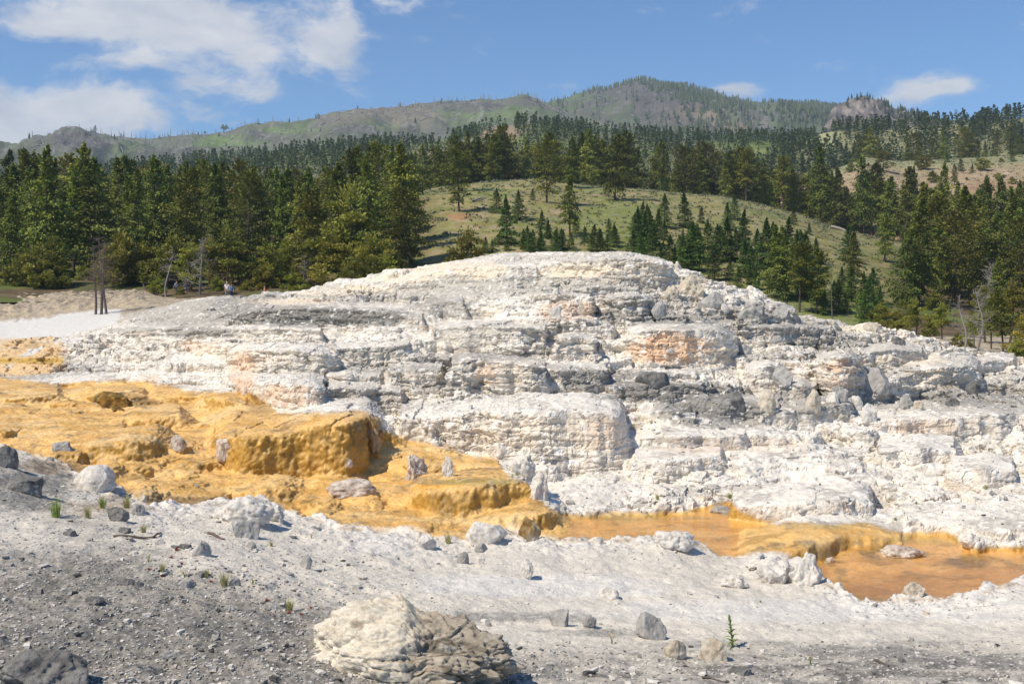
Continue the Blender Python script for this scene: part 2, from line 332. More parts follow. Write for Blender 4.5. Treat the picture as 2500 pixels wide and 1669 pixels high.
# ------------------------------------------------------------------ near terrain
def z_of(v, D): return -(v - V0) / F * D
_T = {
 -150: [(1900,10.5),(1669,12.8),(1400,17.5),(1240,22),(1140,27),(1075,34),(1050,37),(1000,45),(950,54),(918,61),(890,68),(855,80),(810,94),(798,99),(740,122),(733,150)],
 0:   [(1900,10.8),(1669,13),(1400,18),(1250,22.2),(1150,27.5),(1095,33),(1060,37),(1000,45),(950,54),(920,61),(890,68),(855,80),(812,94),(797,99),(736,122),(729,150)],
 250: [(1900,11),(1669,13.3),(1400,18.5),(1250,23.8),(1190,29),(1140,31.5),(1092,34),(1050,38),(980,46.5),(930,57),(882,61.5),(840,67),(803,76),(786,86),(742,112),(725,122),(722,150)],
 500: [(1900,11.2),(1669,13.6),(1400,18.8),(1300,23),(1237,28.3),(1180,31.5),(1110,34),(1062,36.5),(1022,40),(985,45),(958,50),(900,53.5),(850,57.5),(800,63),(760,70),(722,82),(721,86),(742,94),(724,122),(722,150)],
 750: [(1900,11.5),(1669,14),(1450,18.5),(1330,24),(1265,28.4),(1172,34),(1048,35.6),(1010,38.2),(990,40.2),(950,43),(900,46.6),(850,50.6),(800,56.5),(760,61.5),(720,69),(709,74),(712,78),(745,86),(735,122),(722,150)],
 1000:[(1900,11.8),(1669,14.4),(1500,18.8),(1400,22.5),(1305,26.8),(1250,29.5),(1185,32.3),(1110,36),(1065,38.2),(1000,41),(950,43),(900,45.5),(850,48.5),(800,52),(750,56),(720,59.5),(690,64),(665,69),(657,72),(664,76),(740,84),(752,122),(735,150)],
 1250:[(1900,12),(1669,14.7),(1500,19.5),(1400,23),(1305,27.4),(1245,30),(1195,32),(1130,35),(1050,38.3),(1000,40),(950,42),(900,44),(850,46.5),(800,49.5),(750,53),(700,57.5),(670,60.5),(640,63.5),(618,67),(616,71),(626,75),(735,83),(770,122),(745,150)],
 1500:[(1900,12.2),(1669,15),(1500,20),(1400,23.5),(1318,27.2),(1246,30.9),(1180,33.5),(1100,37),(1050,39),(1000,41),(950,43),(900,45),(850,47),(800,49.5),(750,52.5),(700,56),(650,60),(618,64),(616,68),(630,73),(740,81),(780,122),(750,150)],
1630:[(1900,12.3),(1669,15.1),(1550,18.4),(1400,23.4),(1325,27),(1246,31.2),(1180,33.8),(1100,37),(1050,39),(1000,41),(950,43),(900,45.2),(850,47.5),(800,50),(750,53.3),(700,57),(660,60.5),(628,64),(622,67),(640,72),(740,81),(780,122),(750,150)],
 1675:[(1900,12.3),(1669,15.1),(1550,18.4),(1430,22.4),(1335,26.6),(1242,31.5),(1180,33.9),(1100,37),(1050,39),(1000,41),(950,43),(900,45.3),(850,47.7),(800,50.5),(750,54),(705,58),(678,61),(672,64),(682,68),(760,76),(785,122),(758,150)],
 1750:[(1900,12.3),(1669,15.2),(1550,18.5),(1450,21.8),(1354,26.3),(1234,31.9),(1180,34),(1100,37),(1050,39),(1000,41),(950,43),(900,45.5),(850,48),(800,51),(750,54.5),(705,59),(690,62),(700,66),(775,74),(790,122),(765,150)],
 2000:[(1900,12.3),(1669,15),(1550,18.8),(1450,22.3),(1422,23.8),(1277,29.6),(1200,33),(1100,37.5),(1050,40),(1000,42.5),(950,45),(900,48),(850,51.5),(800,55.5),(777,59),(782,63),(830,71),(805,122),(780,150)],
 2250:[(1900,12.2),(1669,14.8),(1550,18.5),(1485,21.3),(1464,22.6),(1302,28.6),(1200,33),(1100,38),(1050,41),(1000,44),(950,47.5),(900,51.5),(860,55.5),(832,60),(836,64),(868,72),(815,122),(785,150)],
 2500:[(1900,12),(1669,14.5),(1550,18),(1450,21.5),(1417,24),(1332,27.2),(1250,30.5),(1150,35.5),(1050,41.5),(1000,45.5),(950,51),(908,58),(912,62),(925,67),(890,74),(815,122),(790,150)],
 2660:[(1900,12),(1669,14.4),(1550,17.8),(1440,21),(1395,24.5),(1325,27.5),(1250,30.5),(1150,35.5),(1050,41.5),(1000,45.5),(950,51),(915,57),(915,61),(930,66),(890,74),(815,122),(790,150)],
}
NC, NF, NR = 960, 1900, 880
UC = np.linspace(-130, 2630, NC).astype(np.float32)
DF = np.exp(np.linspace(math.log(9.5), math.log(150), NF)).astype(np.float32)
_uk = sorted(_T)
_zk = []
for u in _uk:
    a = np.array(_T[u], float); D = a[:, 1]; z = z_of(a[:, 0], D)
    _zk.append(np.interp(DF, D, z))
_zk = gsmooth(np.array(_zk), 14, 1)
# smooth interpolation between key columns
_uf = np.array(_uk, float)
def _interp_cols(uq):
    j = np.clip(np.searchsorted(_uf, uq) - 1, 0, len(_uf) - 2); t = (uq - _uf[j]) / (_uf[j + 1] - _uf[j])
    return _zk[j] * (1 - t)[:, None] + _zk[j + 1] * t[:, None]
ZB = gsmooth(_interp_cols(UC), 11, 0).T.astype(np.float32)      # (NF, NC) smooth base
UU, DD = np.meshgrid(UC, DF)
XX = (UU - U0) / F * DD
VB = V0 - ZB / DD * F

UP = np.array([(-200,905),(0,918),(23,925),(107,933),(134,939),(299,927),(402,939),(479,956),(613,960),(651,983),(682,1008),(900,1004),(916,1042),(984,1067),(1043,1081),(1166,1116),(1215,1121),(1239,1165),(1288,1180),(1318,1224),(1352,1248),(1421,1258),(1485,1246),(1600,1252),(1698,1238),(1785,1224),(1800,1243),(1875,1275),(2115,1278),(2213,1302),(2311,1300),(2350,1322),(2385,1336),(2500,1332),(2700,1326)], float)
LO = np.array([(-200,1040),(0,1091),(49,1116),(132,1130),(196,1175),(294,1199),(363,1243),(515,1233),(638,1233),(785,1273),(834,1292),(862,1290),(921,1297),(1014,1307),(1141,1317),(1239,1297),(1318,1314),(1480,1319),(1600,1317),(1703,1327),(1757,1356),(1835,1361),(1968,1373),(2002,1420),(2100,1461),(2287,1464),(2385,1449),(2500,1417),(2700,1375)], float)
def vup(u): return np.interp(u, UP[:, 0], UP[:, 1])
def vlo(u): return np.interp(u, LO[:, 0], LO[:, 1])

def zone_masks(u, v, x, D):
    n = 7 * perlin2(x * .9, D * .9, 71) + 4 * perlin2(x * 3.1, D * 3.1, 72)
    up = vup(u); lo = vlo(u)
    ora = sst(-5, 5, v - up + n) * sst(-5, 5, lo - v + n)
    left = sst(170, 145, u + 1.2 * n) * sst(822, 832, v + .4 * n) * sst(917, 905, v + .4 * n)
    fore = sst(-6, 6, v - lo - n * .4)
    mound = np.clip(1 - sst(-5, 5, v - up + n), 0, 1)
    return ora, left, fore, mound

def terr(h, s, w, tilt=.12, p=2.2):
    q = np.floor(h / s); f = h / s - q
    g = np.clip((f - (1 - w)) / w, 0, 1); r = 1 - (1 - g) ** p
    return s * (q + tilt * f + (1 - tilt) * r)

ora, leftp, fore, mound = zone_masks(UU, VB, XX, DD)
behind = sst(86, 96, DD) * (UU < 700) + sst(78, 86, DD) * (UU >= 700)       # plateau behind the mound
plat = np.clip(sst(66, 62, UU * 0 + VB * 0 + (300 - UU) * 0 + DD) * 0 + sst(98, 104, DD) * sst(420, 330, UU), 0, 1)
flatL = sst(76, 82, DD) * sst(330, 260, UU)                                    # white flat pool, left
mzone = mound * (1 - np.clip(behind + plat + flatL, 0, 1))

# --- travertine stepping
F1a, Ea, Ca = voronoi2(XX * .62, DD * .5, 5)
F1b, Eb, Cb = voronoi2(XX * 1.5 + .3 * perlin2(XX * 2, DD * 2, 9), DD * 1.2, 6)
lowA = perlin2(XX * .16, DD * .16, 21); lowB = perlin2(XX * .45, DD * .45, 22); midN = perlin2(XX * 1.3, DD * 1.3, 23)
hi = fbm2(XX * 3.2, DD * 3.2, 3, 24)
H = ZB + .42 * lowA + .30 * lowB + .12 * midN - .30 * F1a - .10 * F1b + .025 * hi
broken = sst(-.05, .25, perlin2(XX * .12 + 7, DD * .12, 31) + .35 * sst(1250, 1700, UU) + .12 * lowB)
H2 = H + .35 * (Ca - .5) * broken + .22 * (Cb - .5) * broken
big = terr(H2, .66, .15, .12, 3.); small = terr(H2 + .31, .25, .26, .2, 3.)
mixS = sst(-.15, .3, perlin2(XX * .22, DD * .22, 33))
ZT = lerp(big, small, .2 + .7 * mixS) + .16
ZT -= broken * .14 * (1 - sst(0, .10, Ea)) + broken * .06 * (1 - sst(0, .12, Eb))
ZT += .035 * hi
smoothcap = sst(672, 640, VB) * sst(1000, 1100, UU) + .8 * sst(760, 735, VB) * sst(900, 600, UU)
smoothcap = np.maximum(smoothcap, .95 * np.exp(-((UU - 1190) / 270.) ** 2 - ((VB - 706) / 24.) ** 2))
domeL = sst(800, 770, VB) * sst(620, 420, UU)
ZT = lerp(ZT, ZB + .10 * lowB + .04 * hi, np.clip(domeL + .75 * smoothcap, 0, 1))
lowersl = sst(1040, 1130, VB) * sst(1350, 1500, UU)
ZT = lerp(ZT, lerp(small, ZB + .1 * midN + .06 * hi, .35) + .03, .75 * lowersl)
sandy = sst(110, 150, VB * 0 + (VB - 1085)) * 0 + np.exp(-((UU - 1420) / 110.) ** 2 - ((VB - 1205) / 45.) ** 2)
ZT = lerp(ZT, ZB + .04 * hi, np.clip(sandy * 1.3, 0, 1))

# --- orange runoff: small rounded rimstone steps
Fo, Eo, Co = voronoi2(XX * .55 + .2 * lowB, DD * .42, 15)
Ho = ZB + .22 * lowA + .16 * lowB + .06 * midN - .30 * Fo
stepO = terr(Ho + .1, .27, .34, .3, 2.0) + .09
cas = sst(1420, 1290, UU)
Fo2, _, _ = voronoi2(XX * 1.7, DD * 1.5, 16)
ZO = lerp(ZB - .13 + .05 * lowB + .04 * midN + .012 * hi, lerp(ZB, stepO, .8) + .035 * (.6 - Fo2) + .03 * (np.abs(perlin2(XX * .9, DD * 2.6 + .6 * lowB, 77)) - .25) + .012 * hi, cas)

# --- foreground
Ff, Ef, Cf = voronoi2(XX * .9, DD * .9, 17)
bank = np.exp(-np.clip(VB - vlo(UU), 0, 400) / 26.)
crust = sst(-.25, .35, perlin2(XX * .35, DD * .35, 41) + .25) * bank
ZF = ZB + .10 * lowB + .06 * midN + .018 * hi + crust * (.06 + .13 * (.7 - Ff) + .09 * hi + .10 * np.maximum(0, perlin2(XX * 2.6, DD * 2.6, 44)))
ZF += .30 * np.exp(-((UU - 600) / 75.) ** 2 - ((VB - 1262) / 30.) ** 2) + .26 * np.exp(-((UU - 1935) / 85.) ** 2 - ((VB - 1405) / 22.) ** 2) + .16 * np.exp(-((UU - 1650) / 60.) ** 2 - ((VB - 1345) / 16.) ** 2)
ZF += .35 * np.exp(-((UU + 20) / 190.) ** 2 - ((VB - 1165) / 45.) ** 2)
ridg = np.abs(perlin2(XX * .55 + .2 * midN, DD * 1.5, 42)); ZF += (.10 * (.3 - ridg) + .03 * np.tanh(4 * perlin2(XX * 2.2, DD * 5., 43))) * sst(1300, 500, UU) * sst(1320, 1420, VB)

ZN = lerp(lerp(ZT, ZO, ora), ZF, fore)
flat = np.clip(behind + plat + flatL, 0, 1) * (1 - ora) * (1 - fore)
ZP = ZB + .14 * lowB + .07 * midN + .03 * hi + plat * .22 * terr(midN + .6 * lowB + 3, .4, .25)
ZP = lerp(ZP, ZB + .03 * midN, flatL * (1 - plat))
ZN = lerp(ZN, ZP, flat)

# --- explicit ledges: (lip points (u, v_lip, v_foot)), depth of the shelf, face steepness, scallop size
def base_D(u, v):
    c = int(np.clip(np.searchsorted(UC, u), 0, NC - 1)); col = VB[:, c]
    i = int(np.argmax(col <= v)); return float(DF[i])
LEDGES = [
 # orange cascade
 ([(525,1075,1110),(560,1063,1150),(640,1062,1168),(720,1050,1172),(800,1032,1172),(860,1022,1150),(905,1012,1118),(930,1034,1090)], 8, 4.5, .34, 0.0),
 ([(165,1094,1112),(230,1086,1128),(320,1077,1138),(385,1074,1130),(412,1084,1110)], 3.0, 3.0, .22, .03),
 ([(990,1216,1225),(1040,1197,1260),(1110,1189,1266),(1190,1178,1264),(1250,1172,1248),(1292,1188,1250),(1322,1226,1258)], 2.6, 3.2, .20, 0.0),
 ([(1120,1272,1285),(1200,1262,1290),(1290,1252,1296),(1340,1251,1296),(1362,1262,1280)], 2.2, 3.0, .10, 0.0),
 ([(1820,1352,1360),(1900,1340,1362),(1950,1328,1360),(2010,1318,1350),(2080,1306,1330),(2200,1302,1312)], 3.2, 2.5, .40, 0.0),
 ([(215,962,972),(250,966,988),(330,964,986),(352,968,980)], 3.0, 4.0, .10, .02),
 ([(-40,968,986),(60,968,986),(140,960,976)], 5.0, 3.0, .10, .02),
 ([(-40,944,960),(60,942,956),(160,932,944),(300,931,940)], 5.0, 3.0, .10, .02),
 ([(380,968,985),(460,962,985),(560,975,990)], 4, 3.0, .2, .02),
 ([(500,972,1000),(560,972,1006),(600,985,1004)], 2.5, 2.2, .1, .02),
 ([(270,1030,1042),(330,1018,1050),(440,1012,1040)], 3, 2.5, .2, .02),
 ([(560,1196,1212),(650,1188,1226),(700,1186,1228),(735,1200,1222)], 2, 2.2, .1, .02),
 ([(-40,1048,1062),(140,1052,1072),(300,1045,1066)], 4, 2.5, .25, .02),
 # mound, from the top down
 ([(900,706,716),(960,690,712),(1050,664,700),(1140,650,694),(1240,646,688),(1310,652,680)], 14, 2.6, .14, .05),
 ([(1300,652,668),(1340,640,680),(1420,634,690),(1500,630,704),(1560,630,708),(1610,634,706),(1640,652,700)], 9, 3.6, .16, .01),
 ([(1400,706,728),(1440,700,730),(1560,702,726)], 5, 4, .14, .02),
 ([(1290,724,760),(1330,716,776),(1400,718,778),(1440,722,776)], 4, 5, .22, .02),
 ([(1480,726,760),(1520,718,782),(1570,722,780),(1592,735,765)], 4, 3.0, .12, .02),
 ([(580,768,790),(640,758,796),(720,752,796),(800,752,796),(900,758,798),(960,764,798),(1030,772,796)], 7, 4, .18, .05),
 ([(1040,742,766),(1110,732,768),(1130,738,775)], 4, 3.2, .2, .05),
 ([(1110,742,768),(1200,738,768),(1290,726,764),(1302,740,762)], 5, 6, .10, .05),
 ([(272,812,846),(330,803,846),(400,800,842),(470,798,832),(560,790,815)], 5, 5, .20, .05),
 ([(440,806,836),(520,806,842),(640,800,848),(720,802,846),(780,806,842)], 4, 4, .35, .02),
 ([(560,860,915),(600,852,930),(660,856,936),(720,854,938),(790,858,932),(818,866,925)], 4.5, 5, .40, .02),
 ([(820,850,895),(900,846,890),(1000,842,880)], 4, 4.5, .4, .02),
 ([(545,918,952),(620,932,985),(700,938,1006),(770,936,1006),(790,946,1000)], 4, 5, .25, .02),
 ([(770,912,930),(850,910,945),(930,918,948)], 3, 4, .35, .02),
 ([(800,946,985),(900,950,990),(980,955,996)], 3, 4, .4, .02),
 ([(950,905,945),(1010,900,955),(1080,905,950)], 3.5, 4, .35, .02),
 ([(1100,888,965),(1150,878,972),(1215,884,972),(1290,890,975),(1330,900,972)], 4, 6, .45, .02),
 ([(1060,800,830),(1150,790,838),(1240,796,846),(1330,800,850)], 4, 5, .4, .02),
 ([(1290,776,806),(1380,772,810),(1460,786,812)], 3, 5, .35, .02),
 ([(1360,828,880),(1400,818,886),(1450,830,884)], 3, 5, .3, .02),
 ([(1530,812,850),(1560,806,886),(1640,802,896),(1720,800,896),(1776,812,890),(1795,830,880)], 4.5, 6, .25, .02),
 ([(1330,900,950),(1400,898,960),(1480,905,955)], 3, 5, .35, .02),
 ([(1540,912,938),(1600,906,942),(1700,915,946)], 3, 4, .3, .02),
 ([(1480,945,975),(1560,938,985),(1650,940,985),(1720,950,982)], 3, 5, .35, .02),
 ([(1640,985,1020),(1720,975,1032),(1830,985,1040),(1900,998,1035)], 3, 5, .4, .02),
 ([(980,1030,1075),(1060,1012,1085),(1150,1000,1085),(1270,1002,1100),(1340,1000,1118),(1430,1000,1122),(1500,1006,1122),(1516,1020,1110)], 4.5, 3.6, .45, .03),
 ([(1560,1010,1040),(1620,1000,1055),(1700,1012,1052)], 3, 3, .35, .03),
 ([(1530,1075,1105),(1600,1062,1112),(1700,1066,1108),(1820,1060,1090)], 4, 3.4, .35, .03),
 ([(1550,1120,1150),(1640,1118,1158),(1760,1112,1142)], 3, 3, .35, .03),
 ([(1790,1236,1262),(1850,1230,1272),(1950,1226,1276),(2060,1222,1278),(2112,1224,1276),(2125,1236,1268)], 2.6, 5, .12, .03),
 ([(2080,1030,1054),(2160,1024,1062),(2300,1018,1062),(2520,1008,1056)], 5, 4, .3, .03),
 ([(2150,1095,1120),(2250,1090,1130),(2330,1100,1128)], 3, 3, .4, .03),
 ([(2320,1150,1185),(2400,1140,1195),(2470,1150,1190)], 2.5, 3, .3, .03),
 ([(2200,1280,1296),(2330,1275,1300),(2420,1290,1326),(2540,1292,1330)], 2.5, 3.2, .25, .03),
 ([(1990,880,930),(2010,872,975),(2060,870,1000),(2092,876,990),(2100,890,960)], 3.4, 7, .10, .01),
 ([(1820,895,930),(1880,888,950),(1900,900,945)], 2.4, 4, .2, .02),
 ([(1870,746,770),(1900,738,782),(1940,756,790)], 4, 4, .3, .02),
 ([(1805,775,790),(1850,765,800),(1930,772,798)], 3, 4, .25, .02),
 ([(1820,800,820),(1900,795,832),(2030,800,836)], 3, 4, .3, .02),
 ([(2130,960,985),(2170,930,975),(2240,905,960),(2300,896,962),(2370,890,955),(2390,905,945)], 4.5, 4.5, .18, .03),
 ([(2100,860,885),(2180,850,895),(2250,858,885)], 4, 3, .2, .03),
 ([(2380,890,915),(2430,880,915),(2472,880,912)], 5, 6, .12, .02),
 ([(1860,1010,1040),(1980,990,1045),(2080,985,1035)], 3, 5, .4, .02),
 ([(1900,940,975),(1960,930,990),(1985,950,985)], 3, 5, .3, .02),
]
_ro = random.Random(21); _small = []
while len(_small) < 46:
    u_ = _ro.uniform(-40, 1180); a_ = float(vup(u_)) + 12; b_ = float(vlo(u_)) - 16
    if b_ - a_ < 40: continue
    v_ = _ro.uniform(a_, b_); w_ = _ro.uniform(40, 170); h_ = _ro.uniform(9, 22) * (1.25 if v_ > 1000 else .8)
    if 520 < u_ < 960 and 1000 < v_ < 1150: continue
    if 980 < u_ and 1150 < v_ < 1260: continue
    tl = _ro.uniform(-.06, .06) * w_
    _small.append(([(u_ - w_ / 2, v_ + 3 + tl, v_ + h_ * .5 + tl), (u_ - w_ * .2, v_, v_ + h_), (u_ + w_ * .25, v_ - 1, v_ + h_), (u_ + w_ / 2, v_ + 3 - tl, v_ + h_ * .5 - tl)], _ro.uniform(1.2, 3.), _ro.uniform(1.8, 3.), _ro.uniform(.12, .4), 0.0))
LEDGES = _small + LEDGES
N_ORANGE = next(i for i, l in enumerate(LEDGES) if l[0][0][:2] == (900, 706))
for k, (pts, depth, steep, scal, slope) in enumerate(LEDGES):
    p = np.array(pts, float)
    Dl = np.array([base_D(u, vf) for u, vl, vf in pts]) + .08
    uu = UC; ins = (uu > p[0, 0] - 90) & (uu < p[-1, 0] + 90); idx = np.where(ins)[0]
    if len(idx) == 0: continue
    us = UC[idx]
    vl = np.interp(us, p[:, 0], p[:, 1]); dl = np.interp(us, p[:, 0], Dl)
    if len(us) > 30:
        vl = gsmooth(vl, 4, 0); dl = gsmooth(dl, 5, 0)
    zl = z_of(vl, dl)
    rows = np.where((DF > dl.min() - 3) & (DF < dl.max() + depth + 6))[0]
    sl = np.ix_(rows, idx); D = DD[sl]; X = XX[sl]
    f1, ed, cr = voronoi2(X * .95 + k, D * .25 + k * 3, 50 + k)
    sc = scal * (1.6 * f1 - .7 + 1.0 * perlin2(X * .7, D * .1 + k, 60) + .10 * perlin2(X * 3.1, D * .5, 61)) + .02 * perlin2(X * 7, D * 7, 62)
    s = D - dl[None, :] - sc
    e = np.maximum(0, np.maximum(p[0, 0] - us, us - p[-1, 0]))[None, :] / F * D
    lip = .05 * perlin2(X * 1.1, D * .3 + k, 63) + (.10 * (cr - .5) if steep > 3.3 else 0)
    r = .10
    sm_ = np.maximum(-s, 0); isO = k < N_ORANGE
    if isO:
        rr_ = .22; front = -steep * (sm_ - rr_ * (1 - np.exp(-sm_ / rr_))); front = front - .10 * np.abs(perlin2(X * 1.6 + k, D * .05, 66)) * sst(0, .3, sm_)
        round_ = -.04 * np.exp(-np.clip(s, 0, 9) / .3)
    else:
        front = -steep * sm_ ** .95; round_ = -.05 * np.exp(-np.clip(s, 0, 9) / r)
    top = slope * np.minimum(np.maximum(s, 0), depth) - .8 * np.maximum(s - depth, 0)
    zs = zl[None, :] + lip + front + round_ + top - (steep * .7 if not isO else .9) * e + .025 * hi[sl]
    cur = ZN[sl]; d = zs - cur; ksm = .16 if isO else .05
    ZN[sl] = np.where(d > ksm, zs, np.where(d < -ksm, cur, cur + (d + ksm) ** 2 / (4 * ksm)))

# --- resample rows so that steep faces get as many rows as they show
VN = V0 - ZN / DD * F
w = np.abs(np.diff(ZN, axis=0)) * F / DD[1:] + np.diff(DD, axis=0) * F / DD[1:] * .10 + .25
w = w * sst(150, 70, DD[1:]) + .30
# rows follow a family of tilted planes, the same for every column, so that neighbouring columns stay in step
al = 1.0 + (.26 - 1.0) * sst(27, 33, DF) + (.8 - .26) * sst(64, 80, DF)
ai = np.concatenate([[0], np.cumsum(.5 * (al[1:] + al[:-1]) * np.diff(DF))])
SS = np.maximum.accumulate(ZN + ai[:, None], axis=0) + (np.arange(NF) * 1e-5)[:, None]
bins = np.linspace(SS.min(), SS.max(), 1600); hist = np.zeros(1599)
for c in range(0, NC, 3): hist += np.histogram(.5 * (SS[1:, c] + SS[:-1, c]), bins, weights=w[:, c])[0]
hist = gsmooth(hist, 4, 0); hist += hist.mean() * .05
cumh = np.concatenate([[0], np.cumsum(hist)]); lev = np.interp(np.linspace(0, cumh[-1], NR), cumh, bins)
Dm = np.empty((NR, NC), np.float32); Zm = Dm.copy()
for c in range(NC):
    Dm[:, c] = np.interp(lev, SS[:, c], DF); Zm[:, c] = np.interp(Dm[:, c], DF, ZN[:, c])
Um = np.broadcast_to(UC, (NR, NC)); Xm = (Um - U0) / F * Dm
P = np.stack([Xm, Dm, Zm], -1)
def grid_normals(P):
    du = np.gradient(P, axis=1); dv = np.gradient(P, axis=0)
    n = np.cross(du, dv); return n / (np.linalg.norm(n, axis=-1, keepdims=True) + 1e-9)
N = grid_normals(P)
ZBm = np.empty_like(Zm)
for c in range(NC): ZBm[:, c] = np.interp(Dm[:, c], DF, ZB[:, c])
VBm = V0 - ZBm / Dm * F
oraM, leftM, foreM, moundM = zone_masks(Um, VBm, Xm, Dm)
def rs(A):
    o = np.empty((NR, NC), np.float32)
    for c in range(NC): o[:, c] = np.interp(Dm[:, c], DF, A[:, c])
    return o
flatM = rs(flat); domeM = rs(np.clip(domeL + .75 * smoothcap, 0, 1)); brokenM = rs(broken); sandM = rs(np.clip(sandy * 1.3, 0, 1))
steepM = 1 - N[..., 2]
farS = np.clip(Dm / 40., .5, 1.6)
# rough travertine: crumbly faces
n3a = fbm3(P * np.array([1.1, 1.1, 2.0], np.float32), 2, 81); n3b = fbm3(P * np.array([3.6, 3.6, 4.6], np.float32), 3, 84)
wp = P + .16 * np.stack([n3a, n3b, .5 * n3b], -1)
va, vae, vac = voronoi3c(wp * np.array([1.15, 1.15, 1.9], np.float32), 88)
vb, vbe, vbc = voronoi3c(wp * np.array([3.1, 3.1, 4.6], np.float32), 89)
lay = np.tanh(3.5 * perlin3(P * np.array([.35, .35, 3.6], np.float32) + 3., 95)); lay2 = np.tanh(3. * perlin3(P * np.array([.8, .8, 8.], np.float32) + 3., 96))
fc = sst(.10, .55, steepM)
rough = moundM * (1 - flatM) * (1 - .72 * domeM) * (1 - .7 * sandM) * (1 - .38 * sst(1020, 1090, VBm) * sst(1300, 1400, Um)) * .92
def blocks(P, hz, wx, seed):
    zz = (P[..., 2] + .22 * perlin3(P * .45, seed) + .06 * n3a) / hz; ly = np.floor(zz); fz = zz - ly
    rl = _RV[_hash(ly.astype(np.int32), np.zeros_like(ly, np.int32), None, seed)]
    xx = (P[..., 0] + .18 * n3a + .25 * perlin3(P * .6, seed + 1)) / (wx * (.6 + .9 * rl[..., 0])) + rl[..., 1] * 9; cx = np.floor(xx); fx = xx - cx
    rr = _RV[_hash(cx.astype(np.int32), ly.astype(np.int32), None, seed + 2)]
    ed = np.minimum(np.minimum(fx, 1 - fx) * wx, np.minimum(fz, 1 - fz) * hz)
    return rr[..., 0], rr[..., 1], ed
b1, b1c, e1 = blocks(P, .46, 1.1, 301); b2, b2c, e2 = blocks(P, .21, .5, 311)
calm = 1 - .5 * sst(-.05, .35, perlin3(P * np.array([.16, .16, .3], np.float32) + 9., 97))
disp = rough * calm * (.04 * n3a + .034 * n3b + (.02 + .13 * fc) * (vac - .5) * (.4 + brokenM) + (.018 + .05 * fc) * (vbc - .5) - .06 * fc * (1 - sst(0, .07, vae)) - .02 * (1 - sst(0, .10, vbe)) + fc * (.05 * lay + .03 * lay2 + .23 * (b1 - .5) * (.4 + .6 * brokenM) + .10 * (b2 - .5)) - fc * (.045 * (1 - sst(0, .035, e1)) + .03 * (1 - sst(0, .025, e2))))
disp += moundM * domeM * (1 - flatM) * (.05 * n3a + .02 * n3b + .05 * lay * sst(.05, .3, steepM) - .05 * (1 - sst(0, .04, vae)))
# orange: botryoidal lumps on the faces
vo = voronoi3(P * np.array([2.3, 2.3, 1.6], np.float32) + .35 * n3b[..., None], 91); vo2 = voronoi3(P * np.array([5.8, 5.8, 5.2], np.float32) + .3 * n3a[..., None], 92)
vo3 = voronoi3(P * 11. + .3 * n3b[..., None], 93); lmod = .35 + 1.1 * sst(-.4, .5, perlin3(P * .9, 94))
disp += oraM * (1 - flatM) * (.022 * (.5 - vo3) + .02 * n3b) * sst(1500, 1330, Um)
disp += oraM * sst(1400, 1330, Um) * (1 - flatM) * ((.10 * (.55 - vo) + .075 * lmod * (.5 - vo2) - .10 * np.abs(perlin3(P * np.array([1.5, 1.5, .3], np.float32), 98))) * sst(.10, .45, steepM) + .03 * (.5 - vo2) + .035 * n3a + .022 * np.tanh(3 * np.sin(P[..., 2] * 62 + 5 * n3a + 4. * n3b)) * sst(.02, .10, steepM) * sst(.34, .16, steepM))
disp += oraM * sst(1330, 1400, Um) * (.10 * (.5 - vo) * sst(.1, .4, steepM) + .01 * n3b)
# foreground grit
disp += foreM * ((.020 + .05 * rs(crust)) * n3b + .025 * n3a) + flatM * .02 * n3b
P2 = P + N * disp[..., None].astype(np.float32)
N2 = grid_normals(P2)
steep2 = gsmooth(1 - np.abs(N2[..., 2]), 1.2, 0)
Vm = V0 - P2[..., 2] / P2[..., 1] * F
Um2 = U0 + P2[..., 0] / P2[..., 1] * F

# --- surface colours
oraM = zone_masks(Um2, Vm, P2[..., 0], P2[..., 1])[0] * (1 - foreM) * sst(90, 70, Dm); moundM = (1 - oraM) * (1 - foreM)
C = np.zeros((NR, NC, 3), np.float32)
x, y, z = P2[..., 0], P2[..., 1], P2[..., 2]
c_lo = fbm3(P2 * .35, 3, 101); c_md = fbm3(P2 * np.array([1.2, 1.2, 1.6], np.float32), 3, 105); c_hi = fbm3(P2 * 4.5, 2, 108)
strat = fbm3(P2 * np.array([.3, .3, 3.2], np.float32), 3, 111)
WHITE = (.69, .65, .585); CREAM = (.62, .55, .45); LGREY = (.405, .375, .33); DGREY = (.205, .195, .178); PEACH = (.66, .455, .30)
Cm = np.broadcast_to(np.array(WHITE, np.float32), C.shape).copy()
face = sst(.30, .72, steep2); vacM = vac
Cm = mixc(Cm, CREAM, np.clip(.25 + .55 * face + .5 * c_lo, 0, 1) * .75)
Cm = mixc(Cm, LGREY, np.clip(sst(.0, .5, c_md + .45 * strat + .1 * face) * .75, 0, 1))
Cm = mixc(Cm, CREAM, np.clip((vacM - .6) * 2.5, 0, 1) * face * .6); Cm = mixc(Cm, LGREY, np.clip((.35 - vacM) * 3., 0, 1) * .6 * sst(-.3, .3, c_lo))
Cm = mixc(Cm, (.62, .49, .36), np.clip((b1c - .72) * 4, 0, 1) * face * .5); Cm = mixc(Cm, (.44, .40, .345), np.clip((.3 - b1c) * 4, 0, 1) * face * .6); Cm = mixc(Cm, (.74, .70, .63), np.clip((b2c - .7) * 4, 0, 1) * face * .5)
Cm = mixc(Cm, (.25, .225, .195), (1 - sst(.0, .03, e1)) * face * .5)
Cm = mixc(Cm, (.73, .69, .62), sst(.15, .5, c_hi * .6 + c_lo - .35 * face) * .7)
